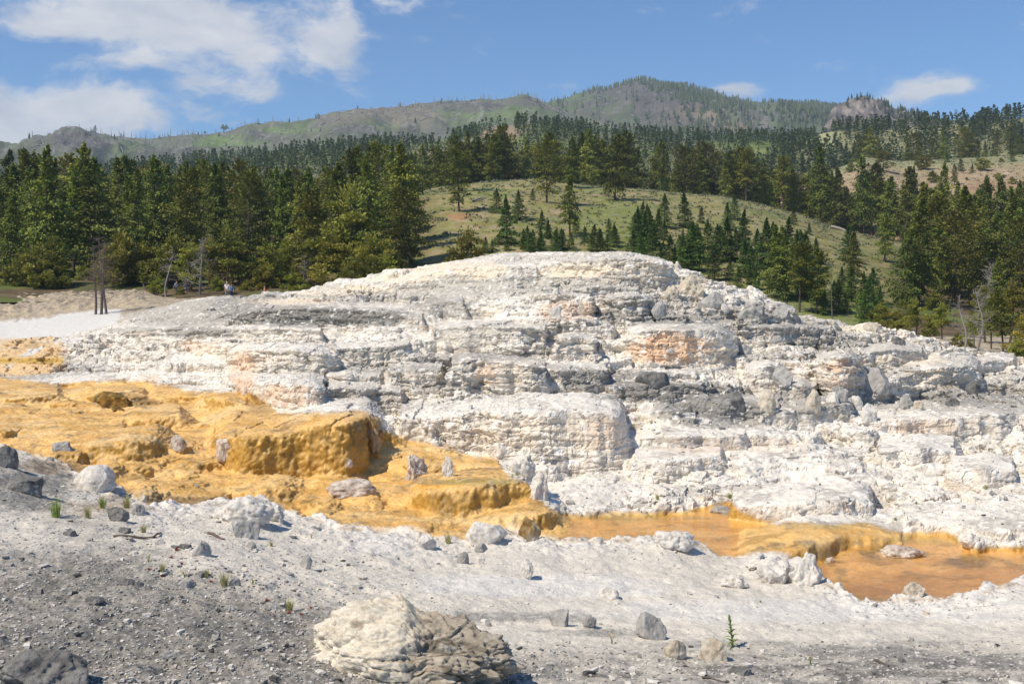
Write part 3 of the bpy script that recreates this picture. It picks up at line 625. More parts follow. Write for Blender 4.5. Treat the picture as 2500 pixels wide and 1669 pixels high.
def paint(Cx, blobs, col, edge=.55):
    m = np.zeros(Cx.shape[:2], np.float32)
    for (u, v, ru, rv, a) in blobs:
        d = ((Um2 - u) / ru) ** 2 + ((Vm - v) / rv) ** 2
        m = np.maximum(m, a * (1 - sst(.35, 1.5, d + edge * (c_md + .6 * c_hi))))
    return mixc(Cx, col, m)
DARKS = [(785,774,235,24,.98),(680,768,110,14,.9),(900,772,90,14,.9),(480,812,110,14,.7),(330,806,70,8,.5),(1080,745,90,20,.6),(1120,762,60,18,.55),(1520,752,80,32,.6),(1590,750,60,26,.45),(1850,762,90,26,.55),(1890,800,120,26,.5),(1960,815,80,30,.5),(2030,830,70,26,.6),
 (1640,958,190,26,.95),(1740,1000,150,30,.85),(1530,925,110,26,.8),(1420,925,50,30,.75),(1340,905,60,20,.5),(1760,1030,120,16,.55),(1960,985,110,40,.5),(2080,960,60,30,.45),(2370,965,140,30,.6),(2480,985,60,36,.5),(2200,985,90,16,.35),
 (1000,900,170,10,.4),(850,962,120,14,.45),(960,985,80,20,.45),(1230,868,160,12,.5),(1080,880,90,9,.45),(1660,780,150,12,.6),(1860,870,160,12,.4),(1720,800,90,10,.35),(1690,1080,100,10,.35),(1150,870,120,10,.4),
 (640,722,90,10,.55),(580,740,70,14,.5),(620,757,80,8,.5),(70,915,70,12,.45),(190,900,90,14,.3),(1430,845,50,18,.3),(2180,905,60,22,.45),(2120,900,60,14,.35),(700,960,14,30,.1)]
LGR = [(1300,695,330,26,.75),(1480,628,180,14,.55),(1240,632,90,12,.4),(450,762,190,36,.9),(620,742,190,20,.85),(900,725,180,18,.75),(1120,700,220,26,.7),(1480,690,200,22,.6),(1650,760,200,40,.5),(1900,790,170,50,.5),(2150,860,180,36,.45),(2330,880,110,16,.5),(2380,950,170,50,.6),(1300,800,260,20,.35),(950,905,260,60,.35),(1250,930,200,40,.3),(2050,960,160,60,.4),(100,890,110,24,.5),(780,700,90,12,.4)]
PE = [(1640,850,90,40,.95),(1590,855,60,30,.8),(700,968,75,30,.55),(592,905,34,46,.6),(2052,895,42,18,.7),(2052,940,40,30,.35),(480,845,40,18,.35),(1185,915,22,26,.45),(1475,1055,50,48,.35),(365,925,30,14,.4),(1370,760,60,26,.5),(1440,760,40,20,.4),(1880,1085,90,20,.2),(2250,1040,120,20,.3),(1700,1090,100,20,.25)]
CR = [(1080,655,120,18,.8),(980,680,80,14,.7),(1180,660,60,22,.75),(1420,662,90,16,.75),(1560,660,70,26,.5),(880,705,80,10,.6),(700,735,120,9,.65),(820,715,100,8,.5),(2200,880,110,14,.6),(2290,925,90,24,.5),(1340,1060,200,50,.35),(1820,725,90,8,.3),(2090,800,60,10,.5),(520,855,90,20,.4),(1250,900,90,40,.35),(1740,870,60,30,.5)]
Cm = mixc(Cm, (.75, .715, .65), sst(.18, .42, c_hi + .5 * c_lo) * .6 * (1 - .8 * domeM))
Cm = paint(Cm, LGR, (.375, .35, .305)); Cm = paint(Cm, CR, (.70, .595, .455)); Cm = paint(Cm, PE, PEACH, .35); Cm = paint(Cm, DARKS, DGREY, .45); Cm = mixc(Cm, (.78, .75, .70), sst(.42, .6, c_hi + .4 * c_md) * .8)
Cm = Cm * np.array([1.09, 1.085, 1.08], np.float32)
# orange mats
Co_ = np.broadcast_to(np.array((.85, .52, .175), np.float32), C.shape).copy()
Co_ = mixc(Co_, (.85, .60, .29), sst(-.1, .5, c_lo) * .65)
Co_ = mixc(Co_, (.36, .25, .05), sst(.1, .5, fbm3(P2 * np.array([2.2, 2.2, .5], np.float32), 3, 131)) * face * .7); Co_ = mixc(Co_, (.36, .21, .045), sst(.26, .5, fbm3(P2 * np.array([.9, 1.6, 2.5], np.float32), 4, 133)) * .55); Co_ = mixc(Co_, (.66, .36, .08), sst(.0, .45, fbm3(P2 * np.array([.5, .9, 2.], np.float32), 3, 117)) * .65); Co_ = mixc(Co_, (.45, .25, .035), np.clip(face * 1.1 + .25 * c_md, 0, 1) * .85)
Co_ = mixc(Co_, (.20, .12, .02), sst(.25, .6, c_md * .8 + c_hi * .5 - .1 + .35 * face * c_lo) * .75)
Co_ = paint(Co_, [(275,975,50,17,.95),(340,980,40,12,.6),(880,1058,30,40,.55),(1090,1235,26,30,.5),(1110,1212,60,14,.35),(640,985,36,30,.4),(1310,1215,24,32,.35),(1860,1358,60,14,.45),(2010,1350,40,20,.4),(2360,1372,70,14,.6),(700,1215,30,16,.4),(1660,1310,30,12,.4),(900,1030,30,20,.3)], (.10, .065, .018), .6)
Co_ = paint(Co_, [(120,1145,110,26,.75),(250,1205,90,20,.8),(420,1222,140,12,.75),(30,1110,60,20,.6),(560,1240,90,9,.4)], (.20, .125, .055), .7)
Co_ = paint(Co_, [(2300,1430,300,36,.5),(2100,1445,120,24,.75),(2450,1400,160,20,.5),(1980,1400,50,30,.5)], (.46, .225, .065), .5)
Co_ = paint(Co_, [(1150,1175,120,10,.7),(1550,1262,160,8,.5),(2250,1318,90,10,.55),(2000,1285,140,6,.4)], (.50, .40, .15), .4)
Co_ = mixc(Co_, (.78, .60, .36), sst(.3, .6, c_hi + .3 * c_md) * .35 * (1 - face))
Lf = mixc(np.broadcast_to(np.array((.66, .64, .60), np.float32), C.shape).copy(), (.70, .46, .20), leftM * .8 * sst(-.5, .3, c_lo + .2))
Lf = mixc(Lf, (.50, .32, .05), leftM * np.exp(-((Vm - 880) / 7.) ** 2) * .9)
# foreground
fg = .5 + .5 * fbm2(x * .35, y * .55, 3, 121); fn = fbm2(x * 1.6, y * 1.9, 3, 125); fh = fbm2(x * 7, y * 7, 2, 128)
Cf_ = np.broadcast_to(np.array((.64, .592, .515), np.float32), C.shape).copy()
greyz = np.clip(sst(-60, 60, 1330 - .52 * (Um2 - 330) * -1 * -1 + (Vm - 1330) * 0 - 0 * Vm - 0) * 0 + sst(0, 1, (Vm - (1255 + .30 * np.clip(Um2 - 330, 0, 900) + 90 * c_lo)) / 230.), 0, 1)
right_g = sst(0, 1, (Vm - (1545 + 26 * fn - 10 * np.sin(Um2 / 260.))) / 90.)
gm = np.where(Um2 < 1230, greyz, 0) * sst(1330, 1130, Um2) + right_g * sst(1050, 1300, Um2) * (.45 + .55 * sst(-.3, .35, fn + .5 * c_lo))
Cf_ = mixc(Cf_, (.245, .23, .205), np.clip(gm, 0, 1) * .95)
Cf_ = mixc(Cf_, (.14, .134, .122), np.clip(gm * sst(.0, .55, fn * .8 + fg - .45), 0, 1) * .6)
Cf_ = mixc(Cf_, (.44, .41, .37), gm * sst(.1, .5, fh + fn * .5) * .5)
Cf_ = paint(Cf_, [(1250,1505,220,14,.55),(1500,1545,160,10,.5),(1750,1570,160,10,.45),(2100,1590,200,14,.6),(2400,1612,160,14,.6),(2250,1570,120,8,.35)], (.19, .185, .18), 1.0)
Cf_ = paint(Cf_, [(1300,1430,330,28,.55),(1900,1490,500,30,.5),(930,1330,90,26,.4),(2350,1480,200,40,.4)], (.70, .685, .655), .5)
Cf_ = paint(Cf_, [(60,1190,130,60,.7),(0,1140,60,40,.5),(120,1560,260,26,.35),(560,1530,220,30,.4),(60,1680,180,60,.3)], (.15, .148, .145), .8)
Cf_ = paint(Cf_, [(250,1240,120,20,.6),(100,1140,70,20,.6),(330,1215,90,12,.5)], (.27, .19, .11), .8)
Cf_ = mixc(Cf_, (.74, .715, .68), np.clip(rs(crust), 0, 1) * sst(1180, 1230, Vm) * .8 * (1 - gm * .3))
Cf_ = mixc(Cf_, (.58, .43, .25), sst(.45, .75, c_md + .3 * c_lo) * .35 * rs(bank))
# plateau left/right
Cp_ = mixc(np.broadcast_to(np.array((.47, .385, .275), np.float32), C.shape).copy(), (.35, .30, .24), sst(-.1, .5, c_md))
Cp_ = mixc(Cp_, (.20, .19, .09), sst(.15, .5, c_lo + .3 * c_md) * .5 * sst(700, 1000, Um2 + 900 * sst(110, 122, Dm)))
flatLm = rs(flatL); platM = rs(plat)
Cflat = mixc(Cp_, (.80, .79, .76), 0 * platM); Cflat = lerp(Cp_, Lf, (sst(.4, .6, flatLm * (1 - .9 * platM) + .25 * c_md) * sst(102.5, 100.5, Dm + 2.2 * c_md))[..., None])
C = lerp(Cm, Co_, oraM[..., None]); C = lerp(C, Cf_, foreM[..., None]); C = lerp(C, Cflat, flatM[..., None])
C = lerp(C, Lf, (leftM * (1 - oraM))[..., None])
rim = np.exp(-((Vm - vup(Um2)) / 5.) ** 2) * (1 - foreM) * sst(.0, .3, c_md + .2)
C = mixc(C, (.22, .15, .07), rim * .4)
rim2 = np.exp(-((Vm - vlo(Um2)) / 5.) ** 2) * sst(-.1, .3, c_md)
C = mixc(C, (.33, .21, .09), rim2 * .5)
Wet = np.clip(oraM * (.75 + .3 * c_md) + leftM * .3, 0, 1)
C = np.clip(C, .012, .86)

# split the sheet into named pieces of the setting; the sheet runs on beyond the sides of the view and under the camera
KP = 80; ix_ = np.concatenate([[4 * KP], np.arange(4 * KP, 0, -4), np.arange(NC), NC - 1 - np.arange(4, 4 * KP + 1, 4), [NC - 1 - 4 * KP]])
iy_ = np.concatenate([[0, 0, 0], np.arange(NR)])
pad2 = lambda A: A[iy_][:, ix_]; pad3 = pad2                 # mirrored strips on either side, then a wide margin
PX, CX, NX, WX = pad3(P2).copy(), pad3(C), pad3(N2), pad2(Wet)
KL = KP + 1; xa = PX[:, KL, 0][:, None]; xb = PX[:, -1 - KL, 0][:, None]
PX[:, :KL, 0] = 2 * xa - PX[:, :KL, 0]; PX[:, -KL:, 0] = 2 * xb - PX[:, -KL:, 0]
PX[:, :KL, 1] = PX[:, KL, 1][:, None]; PX[:, -KL:, 1] = PX[:, -1 - KL, 1][:, None]
PX[:, 0, 0] -= 80; PX[:, -1, 0] += 80
for q_, of_ in enumerate((45., 18., 6.)): PX[q_, :, 1] -= of_
Fc = grid_faces(len(iy_), len(ix_))
ctr = lambda A: pad2(A).reshape(-1)[Fc].mean(1)
zone = np.zeros(len(Fc), np.int32)                       # 0 ground
zone[ctr(moundM * (1 - flatM)) > .5] = 1                # travertine mound
zone[ctr(np.maximum(oraM, leftM)) > .5] = 2             # orange runoff
fm = ctr(flatM * (1 - oraM)); zone[(fm > .5) & (ctr(leftM) < .5)] = 3
Pv = PX.reshape(-1, 3); Cv = CX.reshape(-1, 3); Wv = WX.reshape(-1); Nv = NX.reshape(-1, 3)
NZ = {0: ('ground', M_GROUND), 1: ('travertine_terrace', M_TERR), 2: ('hot_spring_runoff', M_ORANGE), 3: ('plateau', M_GROUND)}
for k, (nm, mt) in NZ.items():
    f = Fc[zone == k]; used, inv = np.unique(f, return_inverse=True)
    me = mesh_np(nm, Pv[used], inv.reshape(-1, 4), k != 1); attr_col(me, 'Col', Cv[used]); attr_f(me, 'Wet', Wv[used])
    if k != 1: me.normals_split_custom_set_from_vertices(Nv[used].astype(np.float32))
    tag(obj(nm, me, mt), kind='structure')

def hit_near(u, v, dmax=150):
    """first point of the near ground seen at photograph position (u, v)"""
    c = int(np.clip(round((u - UC[0]) / (UC[1] - UC[0])), 0, NC - 1))
    col = V0 - P2[:, c, 2] / P2[:, c, 1] * F
    i = int(np.argmax(col <= v)); i = max(i, 1)
    D = float(P2[i, c, 1]); return Vector(((u - U0) / F * D, D, float(P2[i, c, 2])))
def near_z(u, D):
    c = int(np.clip(round((u - UC[0]) / (UC[1] - UC[0])), 0, NC - 1))
    return float(np.interp(D, Dm[:, c], P2[:, c, 2]))
#@@PART2
# ------------------------------------------------------------------ hills and mountains
class Hill:
    def __init__(self, name, crest, Dc, Db, zb, mat, colfn, noise=1.0, nz=.05, ncol=320, nrow=150, pw=1.0, Dend=1.25, u0=-260, u1=2760, seed=0, drop=.8):
        self.name = name
        self.U = np.linspace(u0, u1, ncol)
        cr = np.array(crest, float)
        L0 = Dc - Db
        vc = np.interp(self.U, cr[:, 0], cr[:, 1])
        if cr.shape[1] > 2: Dcu = np.interp(self.U, cr[:, 0], cr[:, 2])
        else: Dcu = np.full(ncol, float(Dc))
        k = max(1.0, 10 * ncol / 3000.)
        Dcu = gsmooth(Dcu, k * 3, 0)
        zc = -(vc - V0) / F * Dcu
        zbu = np.interp(self.U, zb[0], zb[1]) if isinstance(zb, tuple) else np.full(ncol, float(zb))
        t = np.linspace(0, Dend, nrow)[:, None]
        self.D = Db + (Dcu[None, :] - Db) * t
        tt = np.clip(t, 0, 1)
        prof = (np.sin((tt ** pw) * np.pi / 2) * .45 + (tt * tt * (3 - 2 * tt)) * .55)
        if name != 'hillside': prof = lerp(tt, prof, .35 if L0 > 700 else .5)
        Z = zbu[None, :] + (zc - zbu)[None, :] * prof
        Z = np.where(t > 1, zc[None, :] - (zc - zbu)[None, :] * ((t - 1) / max(Dend - 1, 1e-3)) ** 1.5 * drop, Z)
        X = (self.U - U0)[None, :] / F * self.D
        env = np.sin(np.clip(t / .97, 0, 1) * np.pi) ** (.7 if (Dc - Db) < 600 else 1.15)
        L = (Dc - Db)
        nn = fbm2(X / (L * nz * 6), self.D / (L * nz * 6), 4, 200 + seed) * (noise * env) + fbm2(X / (L * nz), self.D / (L * nz), 4, 210 + seed) * noise * .22 * (.25 + .75 * env)
        if name == 'rocky_outcrop': nn = nn + 16 * (.35 - np.abs(fbm2(X / 26., self.D / 60., 4, 260))) * (.3 + .7 * env) + 5 * np.tanh(4 * fbm2(X / 40., self.D / 9., 2, 265)) * env
        if L > 700 or name == 'rocky_outcrop': nn = nn + (np.abs(fbm2(X / 75., self.D / 110., 4, 220 + seed)) - .3) * -22. * (.25 + .75 * env) * min(1, L / 900.) * (.5 + .5 * sst(-.3, .4, perlin2(X / 400., self.D / 400., 230 + seed)))
        self.Z = Z + nn
        self.X = X
        self.shape = Z.shape
        if True:
            P = np.stack([X, self.D, self.Z], -1)
            V = V0 - self.Z / self.D * F
            Cc = colfn(np.broadcast_to(self.U, X.shape), V, P)
            me = mesh_np(name, P.reshape(-1, 3), grid_faces(*self.shape)); attr_col(me, 'Col', np.clip(Cc, .01, .85).reshape(-1, 3)); attr_f(me, 'Wet', np.zeros(P.size // 3))
            self.o = tag(obj(name, me, mat), kind='structure')
    def z(self, u, D):
        j = np.clip((u - self.U[0]) / (self.U[1] - self.U[0]), 0, len(self.U) - 1.001); a = int(j); f = j - a
        z0 = np.interp(D, self.D[:, a], self.Z[:, a]); z1 = np.interp(D, self.D[:, a + 1], self.Z[:, a + 1])
        return float(z0 * (1 - f) + z1 * f)
    def hit(self, u, v):
        j = int(np.clip(round((u - self.U[0]) / (self.U[1] - self.U[0])), 0, len(self.U) - 1))
        V = V0 - self.Z[:, j] / self.D[:, j] * F
        ok = np.where(V <= v)[0]
        i = ok[0] if len(ok) else int(np.argmin(V))
        D = float(self.D[i, j]); return Vector(((u - U0) / F * D, D, float(self.Z[i, j])))

def blobmask(U, V, blobs, n):
    m = np.zeros(U.shape)
    for (u, v, ru, rv, a) in blobs:
        m = np.maximum(m, a * (1 - sst(.4, 1.4, ((U - u) / ru) ** 2 + ((V - v) / rv) ** 2 + n)))
    return m
def col_near_hill(U, V, P):
    x, y = P[..., 0], P[..., 1]
    n1 = fbm2(x / 14, y / 14, 3, 301); n2 = fbm2(x / 3.2, y / 3.2, 3, 305); n3 = fbm2(x / .9, y / .9, 2, 309)
    C = np.broadcast_to(np.array((.255, .23, .085)), P.shape).copy()
    C = mixc(C, (.36, .27, .16), sst(-.05, .5, n2 + .3 * n1)); C = mixc(C, (.165, .185, .055), sst(-.1, .4, n1 * .8 + n3 * .5) * .8)
    C = mixc(C, (.19, .215, .06), blobmask(U, V, [(1500,540,110,60,.8),(1530,590,70,30,.8),(2050,790,160,70,.95),(1180,470,90,14,.7),(1450,462,120,10,.6),(1950,690,120,60,.7)], .5 * n2))
    C = mixc(C, (.30, .32, .22), sst(.25, .45, n3 + .2 * n2) * .55)
    C = mixc(C, (.38, .21, .11), blobmask(U, V, [(1120,530,30,10,.8),(2420,660,80,26,.6),(660,560,40,30,.7)], .5 * n2))
    fl = np.clip(sst(1100, 960, U) + sst(2120, 2260, U) * sst(560, 640, V + 40 * n1), 0, 1)
    Cf = mixc(np.broadcast_to(np.array((.12, .09, .05)), P.shape).copy(), (.17, .125, .075), sst(0, .4, n2)); Cf = mixc(Cf, (.12, .165, .035), sst(.0, .3, n1 + .3 * n2) * .8)
    C = lerp(C, Cf, fl[..., None])
    return C
def col_tan_hill(U, V, P):
    x, y = P[..., 0], P[..., 1]
    n1 = fbm2(x / 18, y / 18, 3, 311); n2 = fbm2(x / 4, y / 4, 3, 315); n3 = fbm2(x / 1.6, y / 1.6, 2, 319)
    C = np.broadcast_to(np.array((.36, .265, .165)), P.shape).copy()
    C = mixc(C, (.42, .32, .215), sst(0, .5, n2)); C = mixc(C, (.24, .23, .13), sst(.15, .45, n3 + .4 * n1) * .6)
    C = mixc(C, (.26, .27, .14), np.clip(sst(30, 8, V - np.interp(U, [2031,2115,2200,2500],[414,384,396,382])), 0, 1) * .85)
    C = mixc(C, (.33, .19, .11), blobmask(U, V, [(2450,470,120,30,.5)], .5 * n2))
    return C
def col_mid(U, V, P):
    x, y = P[..., 0], P[..., 1]
    n1 = fbm2(x / 60, y / 60, 3, 321); n2 = fbm2(x / 12, y / 12, 3, 325)
    C = np.broadcast_to(np.array((.16, .17, .085)), P.shape).copy()
    C = mixc(C, (.30, .24, .16), sst(.05, .5, n2 + .4 * n1) * .8); C = mixc(C, (.15, .19, .06), sst(0, .4, n1))
    C = mixc(C, (.31, .235, .155), blobmask(U, V, [(1215,325,60,26,.95)], .3 * n2))
    C = mixc(C, (.20, .24, .085), blobmask(U, V, [(1030,350,60,12,.9),(1590,350,30,8,.8),(1880,372,60,10,.8)], .3 * n2))
    return C
def col_far_ridge(U, V, P):
    x, y = P[..., 0], P[..., 1]; n2 = fbm2(x / 12, y / 12, 3, 335); n1 = fbm2(x / 50, y / 50, 3, 331)
    C = np.broadcast_to(np.array((.19, .19, .10)), P.shape).copy()
    C = mixc(C, (.29, .28, .15), sst(-.1, .4, n1 + .3 * n2)); C = mixc(C, (.33, .34, .17), blobmask(U, V, [(2000,338,60,30,1.)], .2 * n2))
    return C
def col_mtn(U, V, P):
    x, y, z = P[..., 0], P[..., 1], P[..., 2]
    n1 = fbm2(x / 220, y / 220, 4, 341); n2 = fbm2(x / 50, y / 50, 4, 345); n3 = fbm2(x / 14, y / 14, 2, 349)
    C = np.broadcast_to(np.array((.135, .145, .09)), P.shape).copy()
    C = mixc(C, (.145, .142, .115), sst(-.1, .4, n2 + .4 * n1)); C = mixc(C, (.125, .165, .065), sst(0.05, .45, n1 - .2 * n2) * .75); C = mixc(C, (.105, .09, .08), sst(.25, .5, n3 + .5 * n2 - .2) * .6)
    C = mixc(C, (.145, .205, .055), blobmask(U, V, [(560,345,100,16,.95),(700,318,80,8,.9),(1120,272,60,18,.6),(940,300,60,20,.4),(1250,275,50,20,.5)], .25 * n2))
    C = mixc(C, (.20, .168, .13), blobmask(U, V, [(960,275,110,26,.8),(1010,300,60,16,.6),(830,290,70,14,.6)], .5 * n2))
    C = mixc(C, (.115, .103, .095), blobmask(U, V, [(200,345,80,26,.9),(1150,262,90,14,.8),(1290,250,40,14,.8),(870,318,60,14,.5),(640,340,60,12,.5)], .6 * n2 + .3 * n3))
    C = mixc(C, (.34, .32, .30), sst(.5, .7, n3 + .4 * n2) * .45)
    return C
def col_peak(U, V, P):
    x, y, z = P[..., 0], P[..., 1], P[..., 2]
    n1 = fbm2(x / 220, y / 220, 4, 351); n2 = fbm2(x / 55, y / 55, 4, 355); n3 = fbm2(x / 14, y / 14, 2, 359)
    C = np.broadcast_to(np.array((.11, .13, .075)), P.shape).copy()
    C = mixc(C, (.128, .128, .105), sst(-.05, .4, n2 + .4 * n1)); C = mixc(C, (.105, .15, .06), sst(.05, .45, n1 - .2 * n2) * .85); C = mixc(C, (.095, .08, .075), sst(.25, .5, n3 + .5 * n2 - .2) * .6)
    C = mixc(C, (.112, .10, .097), blobmask(U, V, [(1570,215,100,36,.95),(1500,225,60,18,.8),(1620,270,80,34,.95),(1440,290,50,24,.6),(1470,245,40,14,.5)], .55 * n2 + .3 * n3))
    C = mixc(C, (.21, .16, .12), blobmask(U, V, [(1700,275,70,24,.8),(1740,310,60,20,.85),(1800,315,30,20,.8),(1660,300,40,16,.6)], .5 * n2 + .3 * n3))
    C = mixc(C, (.28, .25, .23), sst(.5, .7, n3 + .4 * n2) * .4)
    return C
def col_cliff(U, V, P):
    x, y, z = P[..., 0], P[..., 1], P[..., 2]; n2 = fbm2(x / 22, z / 16, 4, 365); n3 = fbm2(x / 7, z / 7, 2, 369)
    C = np.broadcast_to(np.array((.175, .152, .14)), P.shape).copy()
    C = mixc(C, (.095, .082, .08), sst(.0, .4, n2)); C = mixc(C, (.30, .25, .215), sst(.2, .5, n3 - .3 * n2))
    return C

ZB_U = ([-200, 600, 900, 1250, 1700, 2100, 2700], [-1.6, -1.6, -2.2, -3.4, -4.6, -5.2, -5.3])
H_near = Hill('hillside', [(-260,572),(0,566),(300,560),(600,556),(850,528),(960,500),(1060,470),(1179,454),(1299,447),(1418,460),(1575,467),(1643,477),(1779,488),(1847,502),(1949,529),(2025,556),(2070,568),(2160,588),(2265,610),(2400,636),(2760,650)], 265, 112, ZB_U, M_HILL, col_near_hill, noise=1.0, nz=.05, ncol=620, nrow=330, seed=1, Dend=1.7, drop=.45)
H_tan = Hill('bare_hill', [(1650,560),(1800,520),(1900,480),(2031,416),(2115,384),(2200,394),(2350,386),(2500,378),(2760,366)], 420, 262, 6.0, M_HILL, col_tan_hill, noise=1.2, nz=.05, ncol=360, nrow=160, u0=1650, seed=2, Dend=1.5, drop=.4)
H_mid = Hill('forested_hill', [(-260,430),(200,430),(330,415),(500,398),(700,376),(900,360),(1000,352),(1080,350),(1130,340),(1200,312),(1280,302),(1400,318),(1500,332),(1700,342),(1900,345),(2000,345),(2150,350),(2300,380),(2760,400)], 700, 330, 8.0, M_HILL, col_mid, noise=4., nz=.08, ncol=420, nrow=130, seed=3)
H_rr = Hill('wooded_ridge', [(1750,430),(1870,385),(1950,350),(2010,325),(2050,318),(2150,316),(2300,306),(2400,300),(2500,286),(2760,250)], 640, 440, 28.0, M_HILL, col_far_ridge, noise=3., nz=.08, ncol=260, nrow=110, u0=1750, seed=4)
H_left = Hill('burned_ridge', [(-260,380),(0,372),(60,366),(110,352),(130,346),(184,323),(230,323),(253,334),(368,341),(460,330),(536,328),(594,312),(651,312),(747,305),(824,280),(900,274),(958,269),(1002,258),(1043,251),(1077,247),(1145,249),(1179,242),(1223,244),(1281,234),(1315,241),(1336,260),(1380,280),(1460,300),(1700,330)], 2000, 900, 40., M_MTN, col_mtn, noise=34., nz=.05, ncol=620, nrow=170, u1=1700, seed=5)
H_peak = Hill('mountain', [(1050,330),(1180,300),(1250,285),(1330,263),(1404,237),(1455,220),(1480,222),(1507,213),(1534,200),(1568,195),(1609,206),(1677,212),(1728,225),(1779,239),(1847,251),(1908,251),(2000,258),(2040,264),(2150,280),(2300,300),(2760,330)], 2300, 1000, 50., M_MTN, col_peak, noise=40., nz=.05, ncol=560, nrow=170, u0=1050, seed=6)
H_cliff = Hill('rocky_outcrop', [(1940,360),(2000,325),(2016,306),(2028,275),(2040,256),(2070,243),(2100,238),(2118,235),(2145,243),(2165,254),(2190,268),(2220,276),(2300,300),(2420,330)], 1250, 1080, 84., M_MTN, col_cliff, noise=12., nz=.16, ncol=300, nrow=150, u0=1940, u1=2420, pw=1.0, seed=7)

# ------------------------------------------------------------------ trees
def tube(pts, rads, n=6):
    pts = [Vector(p) for p in pts]; V = []; Fq = []
    for i, (p, r) in enumerate(zip(pts, rads)):
        d = (pts[min(i + 1, len(pts) - 1)] - pts[max(i - 1, 0)]).normalized()
        a = d.orthogonal().normalized() if abs(d.z) < .9 else Vector((1, 0, 0)); a = (a - d * a.dot(d)).normalized(); b = d.cross(a)
        for k in range(n):
            t = 2 * math.pi * k / n; V.append(p + (a * math.cos(t) + b * math.sin(t)) * r)
    for i in range(len(pts) - 1):
        for k in range(n):
            k2 = (k + 1) % n; Fq.append((i * n + k, i * n + k2, (i + 1) * n + k2, (i + 1) * n + k))
    return V, Fq
class MB:
    def __init__(self): self.V = []; self.F = []
    def add(self, V, Fq):
        o = len(self.V); self.V += [tuple(v) for v in V]; self.F += [tuple(i + o for i in f) for f in Fq]
    def mesh(self, name, smooth=True): return mesh_np(name, np.array(self.V), np.array(self.F), smooth)

def sprays(centers, dirs, size, width, rng, up=.75, jit=.5):
    """one bent quad of needles per centre; returns V, F, tint"""
    n = len(centers); c = np.asarray(centers); d = np.asarray(dirs); d = d / (np.linalg.norm(d, axis=1, keepdims=True) + 1e-9)
    nrm = np.stack([rng.normal(0, jit, n), rng.normal(0, jit, n), np.full(n, up)], 1); nrm += .35 * d
    s = np.cross(d, nrm); s /= (np.linalg.norm(s, axis=1, keepdims=True) + 1e-9)
    size = np.broadcast_to(size, (n,))[:, None] * rng.uniform(.65, 1.3, (n, 1)); w = size * width * rng.uniform(.7, 1.3, (n, 1))
    v0 = c - d * size * .5; v2 = c + d * size * .5
    v1 = c + s * w * .5 + d * size * .08; v3 = c - s * w * .5 + d * size * .08
    V = np.stack([v0, v1, v2, v3], 1).reshape(-1, 3)
    Fq = np.arange(n * 4).reshape(n, 4)
    return V, Fq
def crown_mesh(name, cen, dr, size, width, rng, tint=None, **kw):
    V, Fq = sprays(cen, dr, size, width, rng, **kw)
    me = mesh_np(name, V, Fq, smooth=False)
    t = np.clip((tint if tint is not None else np.full(len(cen), .5)) + rng.normal(0, .22, len(cen)), 0, 1)
    attr_f(me, 'tint', np.repeat(t, 4)); return me

